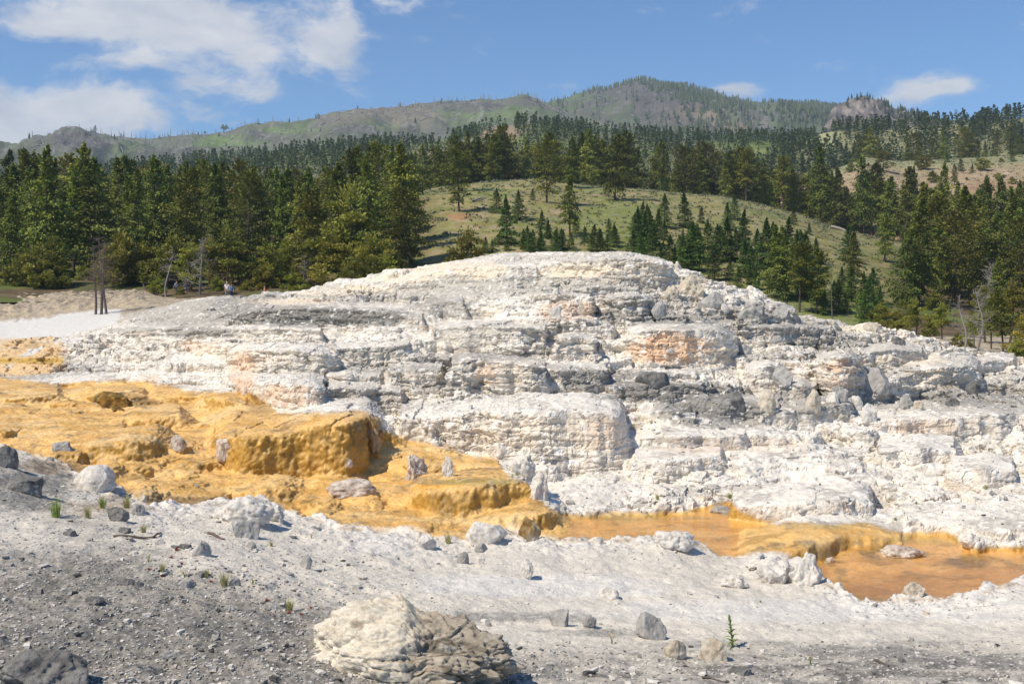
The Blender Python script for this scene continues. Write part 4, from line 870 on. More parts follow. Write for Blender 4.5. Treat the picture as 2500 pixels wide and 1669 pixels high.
def conifer_proto(seed, R=.17, bare=.12, nb=95, per=22, lats=.20, droop=.35, shape='cone', irregular=.25, fs=.036, trunk_r=.017, sparse=0.0, dead_low=0.1, sagd=.75):
    """unit-height conifer: (trunk mesh, crown mesh)"""
    rng = np.random.default_rng(seed); tk = MB()
    lean = rng.normal(0, .012, 2)
    axis = lambda t: np.array([lean[0] * t * t * 3, lean[1] * t * t * 3, t])
    hs = np.linspace(-.03, .985, 9)
    V, Fq = tube([axis(t) for t in hs], [trunk_r * max(1.03 - max(t, 0), .06) ** .8 for t in hs], 7); tk.add(V, Fq)
    cen = []; drs = []; tin = []
    ph = rng.uniform(0, 6.28); lobes = rng.normal(0, 1, 4)
    for i in range(nb):
        t = bare + (1 - bare) * ((i + rng.uniform(0, 1)) / nb) ** .92
        q = (t - bare) / (1 - bare)
        if shape == 'cone': prof = (1 - q) ** .70 * min(1, .5 + q * 2.6) + .02
        elif shape == 'full': prof = (1 - q) ** .92 + .015
        else: prof = (max(0., 1 - ((q - .42) / .62) ** 2)) ** .75 * (.85 + .15 * q)
        az = i * 2.39996 + rng.normal(0, .35)
        gap = 1 + irregular * (.6 * math.sin(az * 2 + ph + 5 * q) + .5 * math.sin(7 * q * math.pi + lobes[0] * 3 + az) + .5 * rng.normal())
        Lb = R * prof * max(.25, gap)
        if rng.random() < sparse: continue
        el = math.radians(lerp(-8 - 30 * droop, 48, q ** 1.3) + rng.normal(0, 7))
        out = np.array([math.cos(az), math.sin(az), 0.]); p0 = axis(t)
        tip = p0 + out * Lb * math.cos(el) + np.array([0, 0, Lb * math.sin(el) + .10 * Lb])
        if Lb > .035:
            V, Fq = tube([p0, (p0 + tip) / 2 + np.array([0, 0, -.04 * Lb]), tip], [trunk_r * .22 * (1.1 - q), trunk_r * .15, trunk_r * .05], 3); tk.add(V, Fq)
        k = max(3, int(per * (.35 + .9 * Lb / R)))
        s = rng.uniform(.12, 1.05, k) ** .75
        lat = rng.normal(0, lats, k) * Lb * (1.15 - .6 * s); side = np.array([-math.sin(az), math.cos(az), 0.])
        sag = -droop * .5 * Lb * s * s
        c = p0 + (tip - p0) * s[:, None] + side * lat[:, None]; c[:, 2] += sag + rng.normal(0, .012, k) - np.abs(lat) * .25
        dd = (tip - p0)[None, :] * np.ones((k, 1)) / (Lb + 1e-6) + side * (lat / (Lb + 1e-6) * 2.2)[:, None] + rng.normal(0, .3, (k, 3)); dd[:, 2] -= sagd
        cen.append(c); drs.append(dd); tin.append(np.full(k, .45 + rng.normal(0, .18)))
    cen = np.concatenate(cen); drs = np.concatenate(drs); tin = np.concatenate(tin)
    if dead_low > 0:                                                 # bare lower twigs
        for _ in range(int(14 * dead_low * 4)):
            t = rng.uniform(bare * .35, bare + .12); az = rng.uniform(0, 6.28); L = R * rng.uniform(.3, .7)
            p0 = axis(t); tip = p0 + np.array([math.cos(az) * L, math.sin(az) * L, rng.uniform(-.4, .15) * L])
            V, Fq = tube([p0, tip], [trunk_r * .14, trunk_r * .04], 3); tk.add(V, Fq)
    tm = tk.mesh('trunk'); tm.materials.append(M_BARK)
    return tm, crown_mesh('crown', cen, drs, fs, .62, rng, tin)
def clump_proto(seed, nlimb=9, R=.36, base=.0, fs=.05, nper=130, trunk_r=.022, flat=.55, top=.95):
    """unit-height bushy juniper / open pine: limbs ending in clumps of foliage"""
    rng = np.random.default_rng(seed); tk = MB(); cen = []; drs = []; tin = []
    bend = rng.normal(0, .05, 2)
    ax = lambda t: np.array([bend[0] * math.sin(t * 3), bend[1] * math.sin(t * 2.4), t])
    V, Fq = tube([ax(t) for t in np.linspace(-.03, top * .92, 7)], [trunk_r * (1.02 - t * .85) for t in np.linspace(0, 1, 7)], 6); tk.add(V, Fq)
    for i in range(nlimb):
        q = (i + .5) / nlimb; t = lerp(base + .05, top - .06, q); az = i * 2.4 + rng.normal(0, .4)
        L = R * (1 - .62 * q) * rng.uniform(.65, 1.15); p0 = ax(t * .92)
        tip = p0 + np.array([math.cos(az) * L, math.sin(az) * L, L * rng.uniform(.1, .7)])
        mid = (p0 + tip) / 2 + rng.normal(0, .03, 3)
        V, Fq = tube([p0, mid, tip], [trunk_r * .45, trunk_r * .28, trunk_r * .1], 4); tk.add(V, Fq)
        for (cp, rr, nn) in ((tip, .135, 1.), (mid, .10, .55), (tip + rng.normal(0, .07, 3), .09, .5)):
            n = int(nper * nn * rng.uniform(.6, 1.2)); p = rng.normal(0, 1, (n, 3)); p /= np.linalg.norm(p, axis=1, keepdims=True) + 1e-9
            p *= rng.uniform(.35, 1., (n, 1)) ** .5 * rr * (1.2 - .35 * q); p[:, 2] *= flat
            cen.append(cp + p); drs.append(p / rr + rng.normal(0, .5, (n, 3)) + np.array([0, 0, .3])); tin.append(np.full(n, .5 + rng.normal(0, .22)))
    n = nper; p = rng.normal(0, .05, (n, 3)); cen.append(ax(top) + p); drs.append(p * 10 + np.array([0, 0, 1.])); tin.append(np.full(n, .5))
    tm = tk.mesh('trunk'); tm.materials.append(M_BARK)
    return tm, crown_mesh('crown', np.concatenate(cen), np.concatenate(drs), fs, .55, rng, np.concatenate(tin))
def snag_proto(seed, nb=26, R=.16, twigs=4, crook=.02, base=.25, trunk_r=.014, up=.3, mat=None, fork=0):
    rng = np.random.default_rng(seed); tk = MB(); br = MB(); ph = rng.uniform(0, 6, 2)
    ax = lambda t: np.array([crook * math.sin(5 * t + ph[0]), crook * math.sin(4 * t + ph[1]), t])
    hs = np.linspace(-.03, 1, 9); V, Fq = tube([ax(t) for t in hs], [trunk_r * max(1.02 - max(t, 0) * .93, .05) for t in hs], 7); tk.add(V, Fq)
    for i in range(nb):
        t = lerp(base, .97, rng.uniform(0, 1) ** .8); az = rng.uniform(0, 6.28); L = R * (1.15 - t) * rng.uniform(.5, 1.3) + .01; p0 = ax(t)
        o = np.array([math.cos(az), math.sin(az), 0]); el = rng.normal(up, .35)
        m = p0 + o * L * .5 + np.array([0, 0, L * el * .3]); tip = p0 + o * L + np.array([0, 0, L * el])
        V, Fq = tube([p0, m, tip], [trunk_r * .28, trunk_r * .18, trunk_r * .07], 3); br.add(V, Fq)
        for _ in range(twigs):
            s = rng.uniform(.3, 1); a = p0 + (tip - p0) * s; b = a + (o * .5 + rng.normal(0, .7, 3)) * L * .38
            V, Fq = tube([a, b], [trunk_r * .1, trunk_r * .04], 3); br.add(V, Fq)
    tm = tk.mesh('trunk'); tm.materials.append(mat or M_DEADBR); bm_ = br.mesh('branches'); bm_.materials.append(mat or M_DEADBR)
    return tm, bm_

FIR = [conifer_proto(s, R=r, bare=b, nb=nb, per=p, droop=d, irregular=ir, fs=f, lats=.26) for s, r, b, nb, p, d, ir, f in
       [(1,.25,.12,92,64,.40,.34,.027),(2,.22,.18,86,60,.40,.40,.027),(3,.27,.08,96,66,.36,.34,.027),(4,.21,.24,78,60,.45,.48,.028),(5,.235,.15,88,60,.5,.5,.028),(15,.30,.18,84,70,.35,.5,.029),(16,.20,.10,90,56,.42,.36,.026),(17,.26,.28,74,66,.38,.52,.029)]]
PINE = [conifer_proto(s, R=r, bare=b, nb=70, per=64, droop=.18, shape='oval', irregular=ir, fs=.029, lats=.28, sagd=.45, dead_low=.3, sparse=sp) for s, r, b, ir, sp in
        [(21,.25,.18,.4,.03),(22,.20,.30,.45,.06),(23,.30,.16,.4,.03),(24,.19,.38,.5,.08)]]
SPRUCE = [conifer_proto(s, R=r, bare=.025, nb=110, per=44, droop=.15, shape='full', irregular=ir, fs=.038, lats=.24, sagd=.55, dead_low=0, trunk_r=.02) for s, r, ir in [(31,.36,.2),(32,.31,.22),(33,.40,.25),(34,.28,.3)]]
JUN = [clump_proto(s, nl, r, b, .038, npr, .022, fl) for s, nl, r, b, npr, fl in [(41,12,.40,.10,240,.5),(42,9,.32,.26,220,.42),(43,14,.46,.04,240,.6),(44,10,.27,.32,220,.38)]]
BUSH = [clump_proto(s, 13, r, -.05, .055, 240, .03, .8, .88) for s, r in [(51,.55),(52,.48)]]
SNAG = [snag_proto(61, 55, .20, 5, .015, .18, .013, .0), snag_proto(62, 30, .30, 6, .05, .25, .02, .25, M_DEAD), snag_proto(63, 16, .10, 1, .006, .12, .012, -.1, M_DEADBR), snag_proto(64, 40, .38, 7, .07, .12, .022, .35, M_DEAD), snag_proto(65, 26, .22, 5, .03, .45, .015, .4, M_DEADBR)]
for lst, mt in ((FIR, M_FIR), (PINE, M_PINE), (SPRUCE, M_SPRUCE), (JUN, M_JUN), (BUSH, M_JUN)):
    for tm, cm in lst: cm.materials.append(mt)
KIND = {'fir': ('fir_tree', FIR, 'fir'), 'pine': ('pine_tree', PINE, 'pine'), 'spruce': ('spruce_tree', SPRUCE, 'spruce'), 'jun': ('juniper', JUN, 'juniper'), 'bush': ('juniper_shrub', BUSH, 'shrub'), 'snag': ('dead_tree', SNAG, 'dead tree')}
def tree(kind, loc, H, label, group=None, variant=None, wid=1.0, rz=None):
    nm, protos, cat = KIND[kind]
    tm, cm = protos[variant if variant is not None else random.randrange(len(protos))]
    r = empty(nm, loc); r.rotation_euler = (random.gauss(0, .012), random.gauss(0, .012), rz if rz is not None else random.uniform(0, 6.28)); r.scale = (H * wid, H * wid, H)
    tag(r, label, cat, group)
    obj('trunk', tm, None, r)
    c = obj('branches' if kind == 'snag' else 'crown', cm, None, r)
    if kind == 'snag': c['kind'] = 'stuff'
    return r

def px_h(h, D): return h * D / F
# hand-placed trees on the open hillside: (u, v_base, height px, kind, variant, label)
HT = [
 (1335,494,143,'pine',2,'broad dark pine on the hillside crest, left of the tall pair'),(1501,490,160,'fir',5,'large rugged fir on the hillside crest with a dead grey top'),
 (1391,578,145,'fir',3,'dark fir standing halfway down the grassy slope above the mound'),(1396,458,122,'fir',1,'tall fir on the crest straight behind the dark mid-slope fir'),
 (1120,518,150,'pine',0,'leaning double-stemmed pine at the left end of the grassy slope'),(1128,470,118,'pine',1,'slim pine behind the leaning double-stemmed pine'),
 (2132,745,0,'fir',0,''),
]
for (u, v, h, k, var, lab) in HT:
    if h: p = H_near.hit(u, v); tree(k, p, px_h(h, p.y), lab, variant=var)
SPR = [(1237,596,116),(1265,538,74),(1300,490,28),(1322,559,46),(1278,611,38),(1302,611,48),(1360,613,55),(1394,614,42),(1428,594,40),(1445,615,44),(1466,594,34),(1483,615,40),(1568,545,52),(1580,560,60),(1588,598,88),(1622,556,80),(1605,575,62),
       (1673,556,86),(1711,546,40),(1667,584,26),(1793,536,58),(1776,562,66),(1813,613,98),(1776,640,106),(1690,660,118),(1728,642,102),(1620,634,46),(1646,657,54),(1566,620,26),(1868,660,126),(1888,622,78),(1956,652,90),(1936,549,40),(1976,574,28),
       (1744,684,86),(1782,686,52),(1802,714,62),(1833,676,74),(1993,640,60),(2132,744,88),(2109,810,88),(2054,718,66),(1850,640,80),(1700,610,60),(1660,640,66),(1220,600,34),(1185,620,40),(1212,520,60),(2010,768,60),(1760,600,50),(1905,655,60)]
_rs = random.Random(5)
for _ in range(34):
    _u = _rs.uniform(1545, 1985); _t = _rs.random(); SPR.append((_u, lerp(np.interp(_u, [1545, 1985], [570, 640]), np.interp(_u, [1545, 1985], [650, 735]), _t), _rs.uniform(40, 105)))
sect = lambda u, a, b: ('far left part', 'left part', 'middle part', 'right part', 'far right part')[int(np.clip((u - a) / (b - a) * 5, 0, 4))]
for _ in range(22):
    SPR.append((_rs.uniform(1180, 1570), _rs.uniform(572, 620), _rs.uniform(26, 62)))
for _ in range(14):
    _u = _rs.uniform(1860, 2160); SPR.append((_u, np.interp(_u, [1860, 2160], [715, 800]) + _rs.uniform(-50, 10), _rs.uniform(45, 100)))
HINT = ['in the loose group below the crest', 'among the young trees right of the mound top', 'on the open grassy slope', 'just above the white mound']
for i, (u, v, h) in enumerate(SPR):
    p = H_near.hit(u, v); q = 0 if v < 560 else 1 if u > 1540 else 2 if v < 600 else 3
    sz = 'small' if h < 45 else 'young' if h < 80 else 'tall'
    tree('spruce', p, px_h(h, p.y), f'{sz} green spruce {HINT[q]}, {sect(u, 1180, 2010)}', 'young spruces on the grassy hillside')
# larger trees low on the right of the slope
for (u, v, h, k, var, lab) in [
 (1904,735,182,'fir',4,'dark fir with a dead grey patch standing right behind the mound shoulder'),(1952,762,165,'pine',3,'slender pine with a bare lower trunk behind the mound shoulder'),(1915,692,138,'fir',1,'dull brown-green fir behind the slender pine'),
 (1993,768,150,'pine',1,'high-crowned pine left of the bare black pole trunk'),(2085,688,122,'fir',0,'bright-edged fir alone on the slope right of the bare pole trunk'),(2072,640,92,'spruce',1,'blue-green spruce behind the bright-edged fir'),
 (2204,752,186,'fir',2,'wide dark fir low on the slope right of the open grass'),(2364,694,220,'fir',0,'tallest dark fir of the right-hand wood'),(2330,732,138,'fir',3,'pointed fir in front of the tallest one on the right'),(2290,700,190,'fir',5,'dense fir between the wide dark fir and the tallest one'),
 (2466,644,142,'fir',4,'fir with a thin reddish top near the right edge'),(2493,740,134,'pine',0,'warm green pine cut by the right edge of the picture'),(2204,820,82,'pine',2,'low pine behind the right rim of the mound'),(2279,794,84,'jun',1,'yellowish open pine near the right rim of the mound'),
 (2440,770,140,'fir',1,'shaded fir behind the grey dead branches on the right'),(2410,640,170,'fir',2,'broad fir in the upper right wood behind the dead trunks'),(2160,640,120,'fir',1,'fir at the top corner of the open grass on the right')]:
    p = H_near.hit(u, v); tree(k, p, px_h(h, p.y), lab, variant=var)
for (u, v, h, var, wid, lab) in [(2032,782,150,2,1.,'bare black pole trunk of a burned pine beside the mound'),(2392,858,150,3,1.,'grey dead tree with a wide tangle of branches on the right'),(2418,800,160,3,.8,'leaning grey dead tree behind the tangled one'),(2350,850,130,1,1.,'dead bush-like tree with curved silver branches'),(2466,700,90,0,1.,'dead thin conifer in shade near the right edge'),
                              (522,616,200,0,1.15,'tall dead grey conifer standing in the left forest'),(770,690,110,1,.8,'bleached dead stem among the yellow-green junipers')]:
    p = H_near.hit(u, v) if v < 803 else hit_near(u, v); tree('snag', p, px_h(h, p.y), lab, variant=var, wid=wid)
# trees on the flat behind the right rim and plateau junipers on the left
def plat_pos(u, v):
    D = None
    for DD_ in np.linspace(88, 148, 120):
        if V0 - near_z(u, DD_) / DD_ * F <= v: D = DD_; break
    D = D or 140.
    return Vector(((u - U0) / F * D, D, near_z(u, D)))
for (u, D, H, k, var, lab) in [
 (2378,84,2.9,'jun',1,'small open pine on pale ground behind the right rim'),(2449,86,4.9,'pine',1,'thin pine on pale ground near the right edge'),(2420,90,4.2,'pine',3,'spindly pine left of the thin pine at the right edge'),(2483,80,1.6,'bush',0,'low juniper shrub touching the right rim of the mound'),(2500,84,3.2,'jun',2,'bushy juniper at the right edge of the picture'),
 (2340,88,1.2,'bush',1,'low green shrub by a bare twig behind the right rim'),(2365,86,1.0,'bush',0,'small shrub beside the open pine on pale ground'),(2150,118,3.2,'jun',2,'yellow-green juniper left of the right rim'),(2190,116,2.6,'bush',0,'rounded juniper shrub between two open junipers'),(2235,112,3.8,'jun',0,'sprawling yellow-green juniper behind the right rim'),(2300,104,3.4,'jun',3,'open juniper by the dead branches on the right'),(2125,122,2.4,'bush',1,'dull green shrub at the foot of the grassy slope'),(2270,108,2.0,'bush',1,'low shrub under the yellowish pine'),(2465,98,5.6,'jun',1,'tall loose juniper in front of the right-hand firs'),(2405,100,5.0,'jun',3,'thin-crowned juniper in front of the dead branches')]:
    p = Vector(((u - U0) / F * D, D, near_z(u, D) - .05)); tree(k, p, H, lab, variant=var)
JL = [(25,130,3.0,'bush',0),(70,133,2.2,'bush',1),(120,131,6.8,'jun',1),(205,138,3.2,'jun',2),(300,134,6.0,'spruce',0),(352,137,5.2,'spruce',2),(385,120,2.0,'bush',0),(430,133,4.4,'jun',2),(470,126,6.0,'jun',1),(505,131,6.8,'jun',0),(548,130,8.2,'jun',3),(590,133,6.4,'jun',0),(660,131,6.4,'jun',2),(700,133,7.2,'jun',0),(640,128,4.0,'bush',1),(745,128,5.0,'jun',2),(775,126,12.2,'pine',1),(850,124,13.0,'jun',3),(815,122,7.4,'jun',0),(905,120,7.6,'jun',2),(940,118,5.5,'jun',1),(985,116,3.6,'bush',0),(1010,118,3.0,'bush',1),(1135,128,9.2,'jun',1),(1160,126,5.2,'jun',0),(1040,121,4.0,'jun',2),(870,116,4.8,'jun',2),(960,126,6.5,'jun',0),(440,122,1.4,'bush',1),(720,122,3.2,'bush',0),(600,126,2.2,'bush',0),(530,125,2.4,'bush',1),(180,131,1.2,'bush',1),(560,121,1.8,'bush',1)]
for _ in range(14): JL.append((_rs.uniform(-20, 720), _rs.uniform(129, 139), _rs.uniform(2.5, 7.5), _rs.choice(['jun', 'jun', 'spruce', 'bush']), _rs.randrange(2)))
WH = {'jun': 'yellow-green open juniper', 'bush': 'low yellow-green shrub', 'spruce': 'rounded green young conifer', 'pine': 'tall thin yellow-green pine'}
for i, (u, D, H, k, var) in enumerate(JL):
    at = 'at the edge of the left plateau' if u < 330 else 'near the walkers on the left plateau' if u < 680 else 'behind the left shoulder of the mound' if u < 1000 else 'behind the mound top'
    p = Vector(((u - U0) / F * D, D, near_z(u, D) - .05)); tree(k, p, H, f'{WH[k]} {at}', f'{WH[k]}s {at}', variant=var)
for (u, D, H, var, lab, mt) in [(231,97,6.2,0,'leftmost of three thin dead trunks on the pale plateau',0),(246,96,7.0,0,'middle of three thin dead trunks on the pale plateau',0),(257,95.5,6.4,0,'rightmost of three thin dead trunks on the pale plateau',0),(412,118,5.6,1,'grey dead tree with crooked branches beside the walkers',0),(492,121,6.6,3,'forked silver dead tree right of the walkers',0),(350,114,1.3,3,'small bare dead shrub on the pale plateau',0),(740,124,5.2,1,'bleached dead tree behind the left shoulder of the mound',0)]:
    p = Vector(((u - U0) / F * D, D, near_z(u, D) - .05)); tree('snag', p, H, lab, variant=var, wid=1.5 if 'three' in lab else 1.)
# dense forest on the left slope, wood on the right, row on the crest
occ = []
def free(x, y, d):
    for (a, b) in occ:
        if (a - x) ** 2 + (b - y) ** 2 < d * d: return False
    occ.append((x, y)); return True
def forest(n, ur, Dr, hr, dist, label, group, kinds, test=None, hill=H_near, cap=None):
    c = 0; tries = 0
    while c < n and tries < n * 60:
        tries += 1
        D = random.uniform(*Dr); u = random.uniform(*ur); x = (u - U0) / F * D
        if test and not test(u, D): continue
        if not free(x, D, dist): continue
        k = random.choices(list(kinds), list(kinds.values()))[0]; var = 0 if k == 'snag' else None
        H = random.uniform(*hr) * (1.0 if k != 'snag' else .9)
        if cap is not None:
            zz = hill.z(u, D); lim = V0 - (zz + H) / D * F; want = np.interp(u, *cap) + random.uniform(0, 55)
            if lim < want: H = max(5.5, (V0 - want) * D / F - zz)
        z = hill.z(u, D) if hill.z(u, D) > near_z(u, min(D, 149)) or D > 149 else near_z(u, D)
        lab = label(u, D, k) if callable(label) else label
        tree(k, (x, D, z - .1), H, lab, group, wid=random.uniform(.74, 1.02), variant=var); c += 1
NM = {'fir': 'dark green fir', 'pine': 'loose-crowned green pine', 'spruce': 'pointed green spruce', 'snag': 'dead grey conifer', 'jun': 'yellow-green open juniper'}
def rowname(D, a, b): return 'front rows' if D < a else 'middle rows' if D < b else 'back rows'
lf = lambda u, D, k: f'{NM[k]} in the {rowname(D, 172, 222)} of the dense left forest, {sect(u, -60, 1020)}'
LCAP = ([-100, 300, 420, 600, 800, 880, 1050, 1200], [340, 340, 388, 400, 392, 345, 335, 340])
def leftside(u, D): return u < 1000 + (D - 140) * .35 - 90 * sst(560, 0, abs(D - 150)) * 0
forest(64, (-90, 1000), (139, 172), (10, 17.5), 4.6, lf, 'conifers of the dense left forest', {'fir': .68, 'pine': .2, 'spruce': .06, 'snag': .06}, leftside, H_near, LCAP)
forest(58, (-90, 1020), (172, 222), (12.5, 17.5), 5.2, lf, 'conifers of the dense left forest', {'fir': .74, 'pine': .22, 'snag': .04}, leftside, H_near, LCAP)
forest(56, (-90, 1130), (222, 284), (11, 16), 5.0, lf, 'conifers of the dense left forest', {'fir': .8, 'pine': .2}, leftside, H_near, LCAP)
forest(140, (1040, 2090), (266, 306), (9.5, 15.5), 2.3, lambda u, D, k: f'{NM[k]} in the row behind the grassy crest, {sect(u, 1040, 2090)}', 'conifers along the grassy crest', {'fir': .4, 'pine': .6}, lambda u, D: D > 268 + 4 * sst(1300, 1600, u))
forest(62, (1960, 2570), (206, 300), (13, 19), 4.0, lambda u, D, k: f'{NM[k]} in the upper right-hand wood, {sect(u, 1960, 2560)}', 'conifers of the right-hand wood', {'fir': .8, 'pine': .2}, lambda u, D: D > np.interp(u, [1960, 2100, 2200, 2330, 2570], [262, 255, 238, 210, 206]))
forest(24, (2220, 2570), (140, 206), (10, 16), 4.4, lambda u, D, k: f'{NM[k]} in the lower right-hand wood, {sect(u, 2230, 2560)}', 'conifers of the right-hand wood', {'fir': .75, 'pine': .25})
# shrubs and conifers on the tan hill
for i, (u, v, h, k) in enumerate([(2155,421,52,'jun'),(2257,415,34,'bush'),(2277,446,29,'bush'),(2345,418,31,'spruce'),(2312,397,28,'spruce'),(2330,454,52,'fir'),(2374,422,22,'spruce'),(2401,418,32,'bush'),(2389,395,24,'spruce'),(2471,395,30,'spruce'),(2435,439,17,'bush'),(2471,451,19,'bush'),(2402,475,14,'bush'),(2425,469,10,'bush'),(2181,461,18,'bush'),(2224,436,10,'bush'),(2310,437,9,'bush'),(2076,421,24,'bush'),(2094,398,12,'bush'),(2444,397,12,'bush'),(2449,436,9,'bush'),(2120,408,10,'bush'),(2240,405,14,'bush'),(2360,440,8,'bush'),(2490,470,12,'bush')]):
    p = H_tan.hit(u, v); w = {'jun': 'spreading dark pine', 'bush': 'rounded dark shrub', 'spruce': 'small conical conifer', 'fir': 'ragged dark conifer'}[k]
    tree(k, p, px_h(h, p.y), f'{w} on the bare tan hill at upper right', 'shrubs and small trees on the bare tan hill', wid=1.15 if k == 'bush' else 1.)
forest(44, (2075, 2600), (424, 462), (9, 13.5), 3.4, lambda u, D, k: f'{NM[k]} in the row along the top of the tan hill, {sect(u, 2075, 2600)}', 'conifers along the tan hill top', {'fir': .35, 'pine': .65}, lambda u, D: D > 424, H_tan)

# ------------------------------------------------------------------ far forests, too many to count
def lowtree(seed, n=46, R=.2):
    rng = np.random.default_rng(seed); q = rng.uniform(0, 1, n) ** .8; az = rng.uniform(0, 6.28, n); r = R * ((1 - q) ** .8 * np.minimum(1, .5 + q * 3)) * rng.uniform(.35, 1.05, n)
    c = np.stack([np.cos(az) * r, np.sin(az) * r, .08 + .9 * q], 1)
    d = np.stack([np.cos(az), np.sin(az), rng.uniform(-.6, .5, n)], 1)
    V, Fq = sprays(c, d, .155, .75, rng); return V.astype(np.float32), Fq
LOW = [lowtree(s, 46, r) for s, r in ((71, .2), (72, .24), (73, .17), (74, .28))]
def lowcone(seed, R=.2, n=5):
    rng = np.random.default_rng(seed); V = []; Fq = []
    for (z0, z1, r0, r1) in ((.06, .55, 1., .42), (.38, 1., .66, .04)):
        o = len(V)
        for (z, r) in ((z0, r0), (z1, r1)):
            for k in range(n):
                a = k * 6.283 / n; rr = R * r * rng.uniform(.7, 1.25); V.append((math.cos(a) * rr, math.sin(a) * rr, z + rng.normal(0, .03)))
        for k in range(n): k2 = (k + 1) % n; Fq.append((o + k, o + k2, o + n + k2, o + n + k))
    return np.array(V, np.float32), np.array(Fq)
CONES = [lowcone(s, r) for s, r in ((91, .2), (92, .26), (93, .16))]
def mass(name, pts, mat, label, cat, low=LOW, wmul=1.):
    Vs = []; Fs = []; T = []; o = 0
    for (x, y, z, H, t) in pts:
        V, Fq = low[random.randrange(len(low))]; a = random.uniform(0, 6.28); ca, sa = math.cos(a), math.sin(a)
        W = V * np.array([H * wmul, H * wmul, H], np.float32); W = np.stack([W[:, 0] * ca - W[:, 1] * sa, W[:, 0] * sa + W[:, 1] * ca, W[:, 2]], 1) + np.array([x, y, z], np.float32)
        Vs.append(W); Fs.append(Fq + o); o += len(V); T.append(np.clip(np.full(len(V), t) + RNG.normal(0, .15, len(V)), 0, 1))
    me = mesh_np(name, np.concatenate(Vs), np.concatenate(Fs), False); attr_f(me, 'tint', np.concatenate(T))
    return tag(obj(name, me, mat), label, cat, kind='stuff')
def scatter(hill, n, ur, Dr, hr, dens=None):
    out = []; k = 0
    while len(out) < n and k < n * 30:
        k += 1; D = math.sqrt(random.uniform(Dr[0] ** 2, Dr[1] ** 2)); u = random.uniform(*ur)
        z = hill.z(u, D); v = V0 - z / D * F
        if dens and random.random() > dens(u, v, D): continue
        out.append(((u - U0) / F * D, D, z - .2, random.uniform(*hr), random.gauss(.5, .2)))
    return out
def d_mid(u, v, D):
    if ((u - 1215) / 48) ** 2 + ((v - 322) / 24) ** 2 < 1: return .10
    if ((u - 1030) / 70) ** 2 + ((v - 352) / 12) ** 2 < 1: return .12
    if ((u - 1880) / 60) ** 2 + ((v - 372) / 9) ** 2 < 1: return .1
    return .55 + .45 * float(sst(-.25, .15, float(perlin2(np.array([u / 90.]), np.array([D / 45.]), 401)[0])))
mass('distant_forest', scatter(H_mid, 3600, (150, 2300), (400, 712), (5, 9.5), d_mid), M_FAR, 'dark conifer forest covering the middle hills below the mountain', 'forest')
def d_rr(u, v, D):
    if ((u - 2000) / 40) ** 2 + ((v - 342) / 26) ** 2 < 1: return .02
    return .35 + .65 * float(sst(-.3, .2, float(perlin2(np.array([u / 70.]), np.array([D / 40.]), 402)[0])))
mass('ridge_forest', scatter(H_rr, 1300, (1880, 2700), (470, 660), (6, 10), d_rr), M_FAR, 'conifers on the long ridge at upper right', 'forest')
def d_pk(u, v, D):
    a = math.exp(-((u - 1690) / 110.) ** 2 - ((v - 235 - (u - 1690) * .35) / 22.) ** 2); b = (1. if 1900 < u < 2045 else .0) * (1. if v > 250 else 0)
    c = math.exp(-((u - 1850) / 120.) ** 2 - ((v - 345) / 26.) ** 2); d = .5 * math.exp(-((u - 1730) / 90.) ** 2 - ((v - 300) / 30.) ** 2)
    e = .05 + .12 * (math.exp(-((v - np.interp(u, [1404, 1568, 1728, 1908, 2000], [240, 198, 227, 253, 260])) / 4.) ** 2) if u > 1400 else 0)
    return min(1, a + b + c + d + e)
mass('mountain_forest', scatter(H_peak, 4000, (1180, 2080), (1500, 2290), (7, 13), d_pk), M_FAR, 'dark conifer belts on the flank of the mountain peak', 'forest', CONES)
mass('foothill_forest', scatter(H_left, 1300, (-100, 1400), (960, 1960), (5, 10), lambda u, v, D: .03 + .95 * float(sst(1500, 1000, D)) + (.05 if v < np.interp(u, [130, 253, 460, 651, 900, 1179, 1336], [352, 340, 336, 318, 280, 250, 266]) else 0)), M_FAR, 'scattered small conifers on the burned ridge', 'forest', CONES)
mass('cliff_forest', scatter(H_cliff, 160, (2050, 2330), (1225, 1262), (5, 9), lambda u, v, D: .25 + .75 * (u > 2150)), M_FAR, 'conifers along the top of the rocky outcrop', 'forest', CONES)
# burned trunks standing and fallen on the far ridge
def logs(name, hill, n_st, n_fa, ur, Dr, label):
    m = MB()
    def one(u, D, fallen):
        z = hill.z(u, D); x = (u - U0) / F * D; H = random.uniform(5, 13)
        if fallen:
            a = random.gauss(2.2, .5) if random.random() < .6 else random.uniform(0, 6.28); L = H * 1.2
            x2 = x + math.cos(a) * L; D2 = D + math.sin(a) * L; u2 = U0 + x2 / D2 * F; z2 = hill.z(u2, D2)
            V, Fq = tube([(x, D, z + .9), ((x + x2) / 2, (D + D2) / 2, (z + z2) / 2 + 1.6), (x2, D2, z2 + .9)], [.7, .6, .4], 4)
        else: V, Fq = tube([(x, D, z - .5), (x + random.gauss(0, .6), D, z + H)], [.65, .3], 4)
        m.add(V, Fq)
    for _ in range(n_st): one(random.uniform(*ur), random.uniform(*Dr), False)
    for _ in range(n_fa): one(random.uniform(*ur), random.uniform(*Dr), True)
    return tag(obj(name, m.mesh(name), M_DEAD), label, 'dead trees', kind='stuff')
logs('burned_trunks', H_left, 480, 1100, (60, 1400), (1150, 1990), 'bleached burned trunks standing and fallen across the far ridge')
logs('mountain_snags', H_peak, 300, 500, (1180, 1950), (1500, 2295), 'bare dead trunks on the mountain slope')
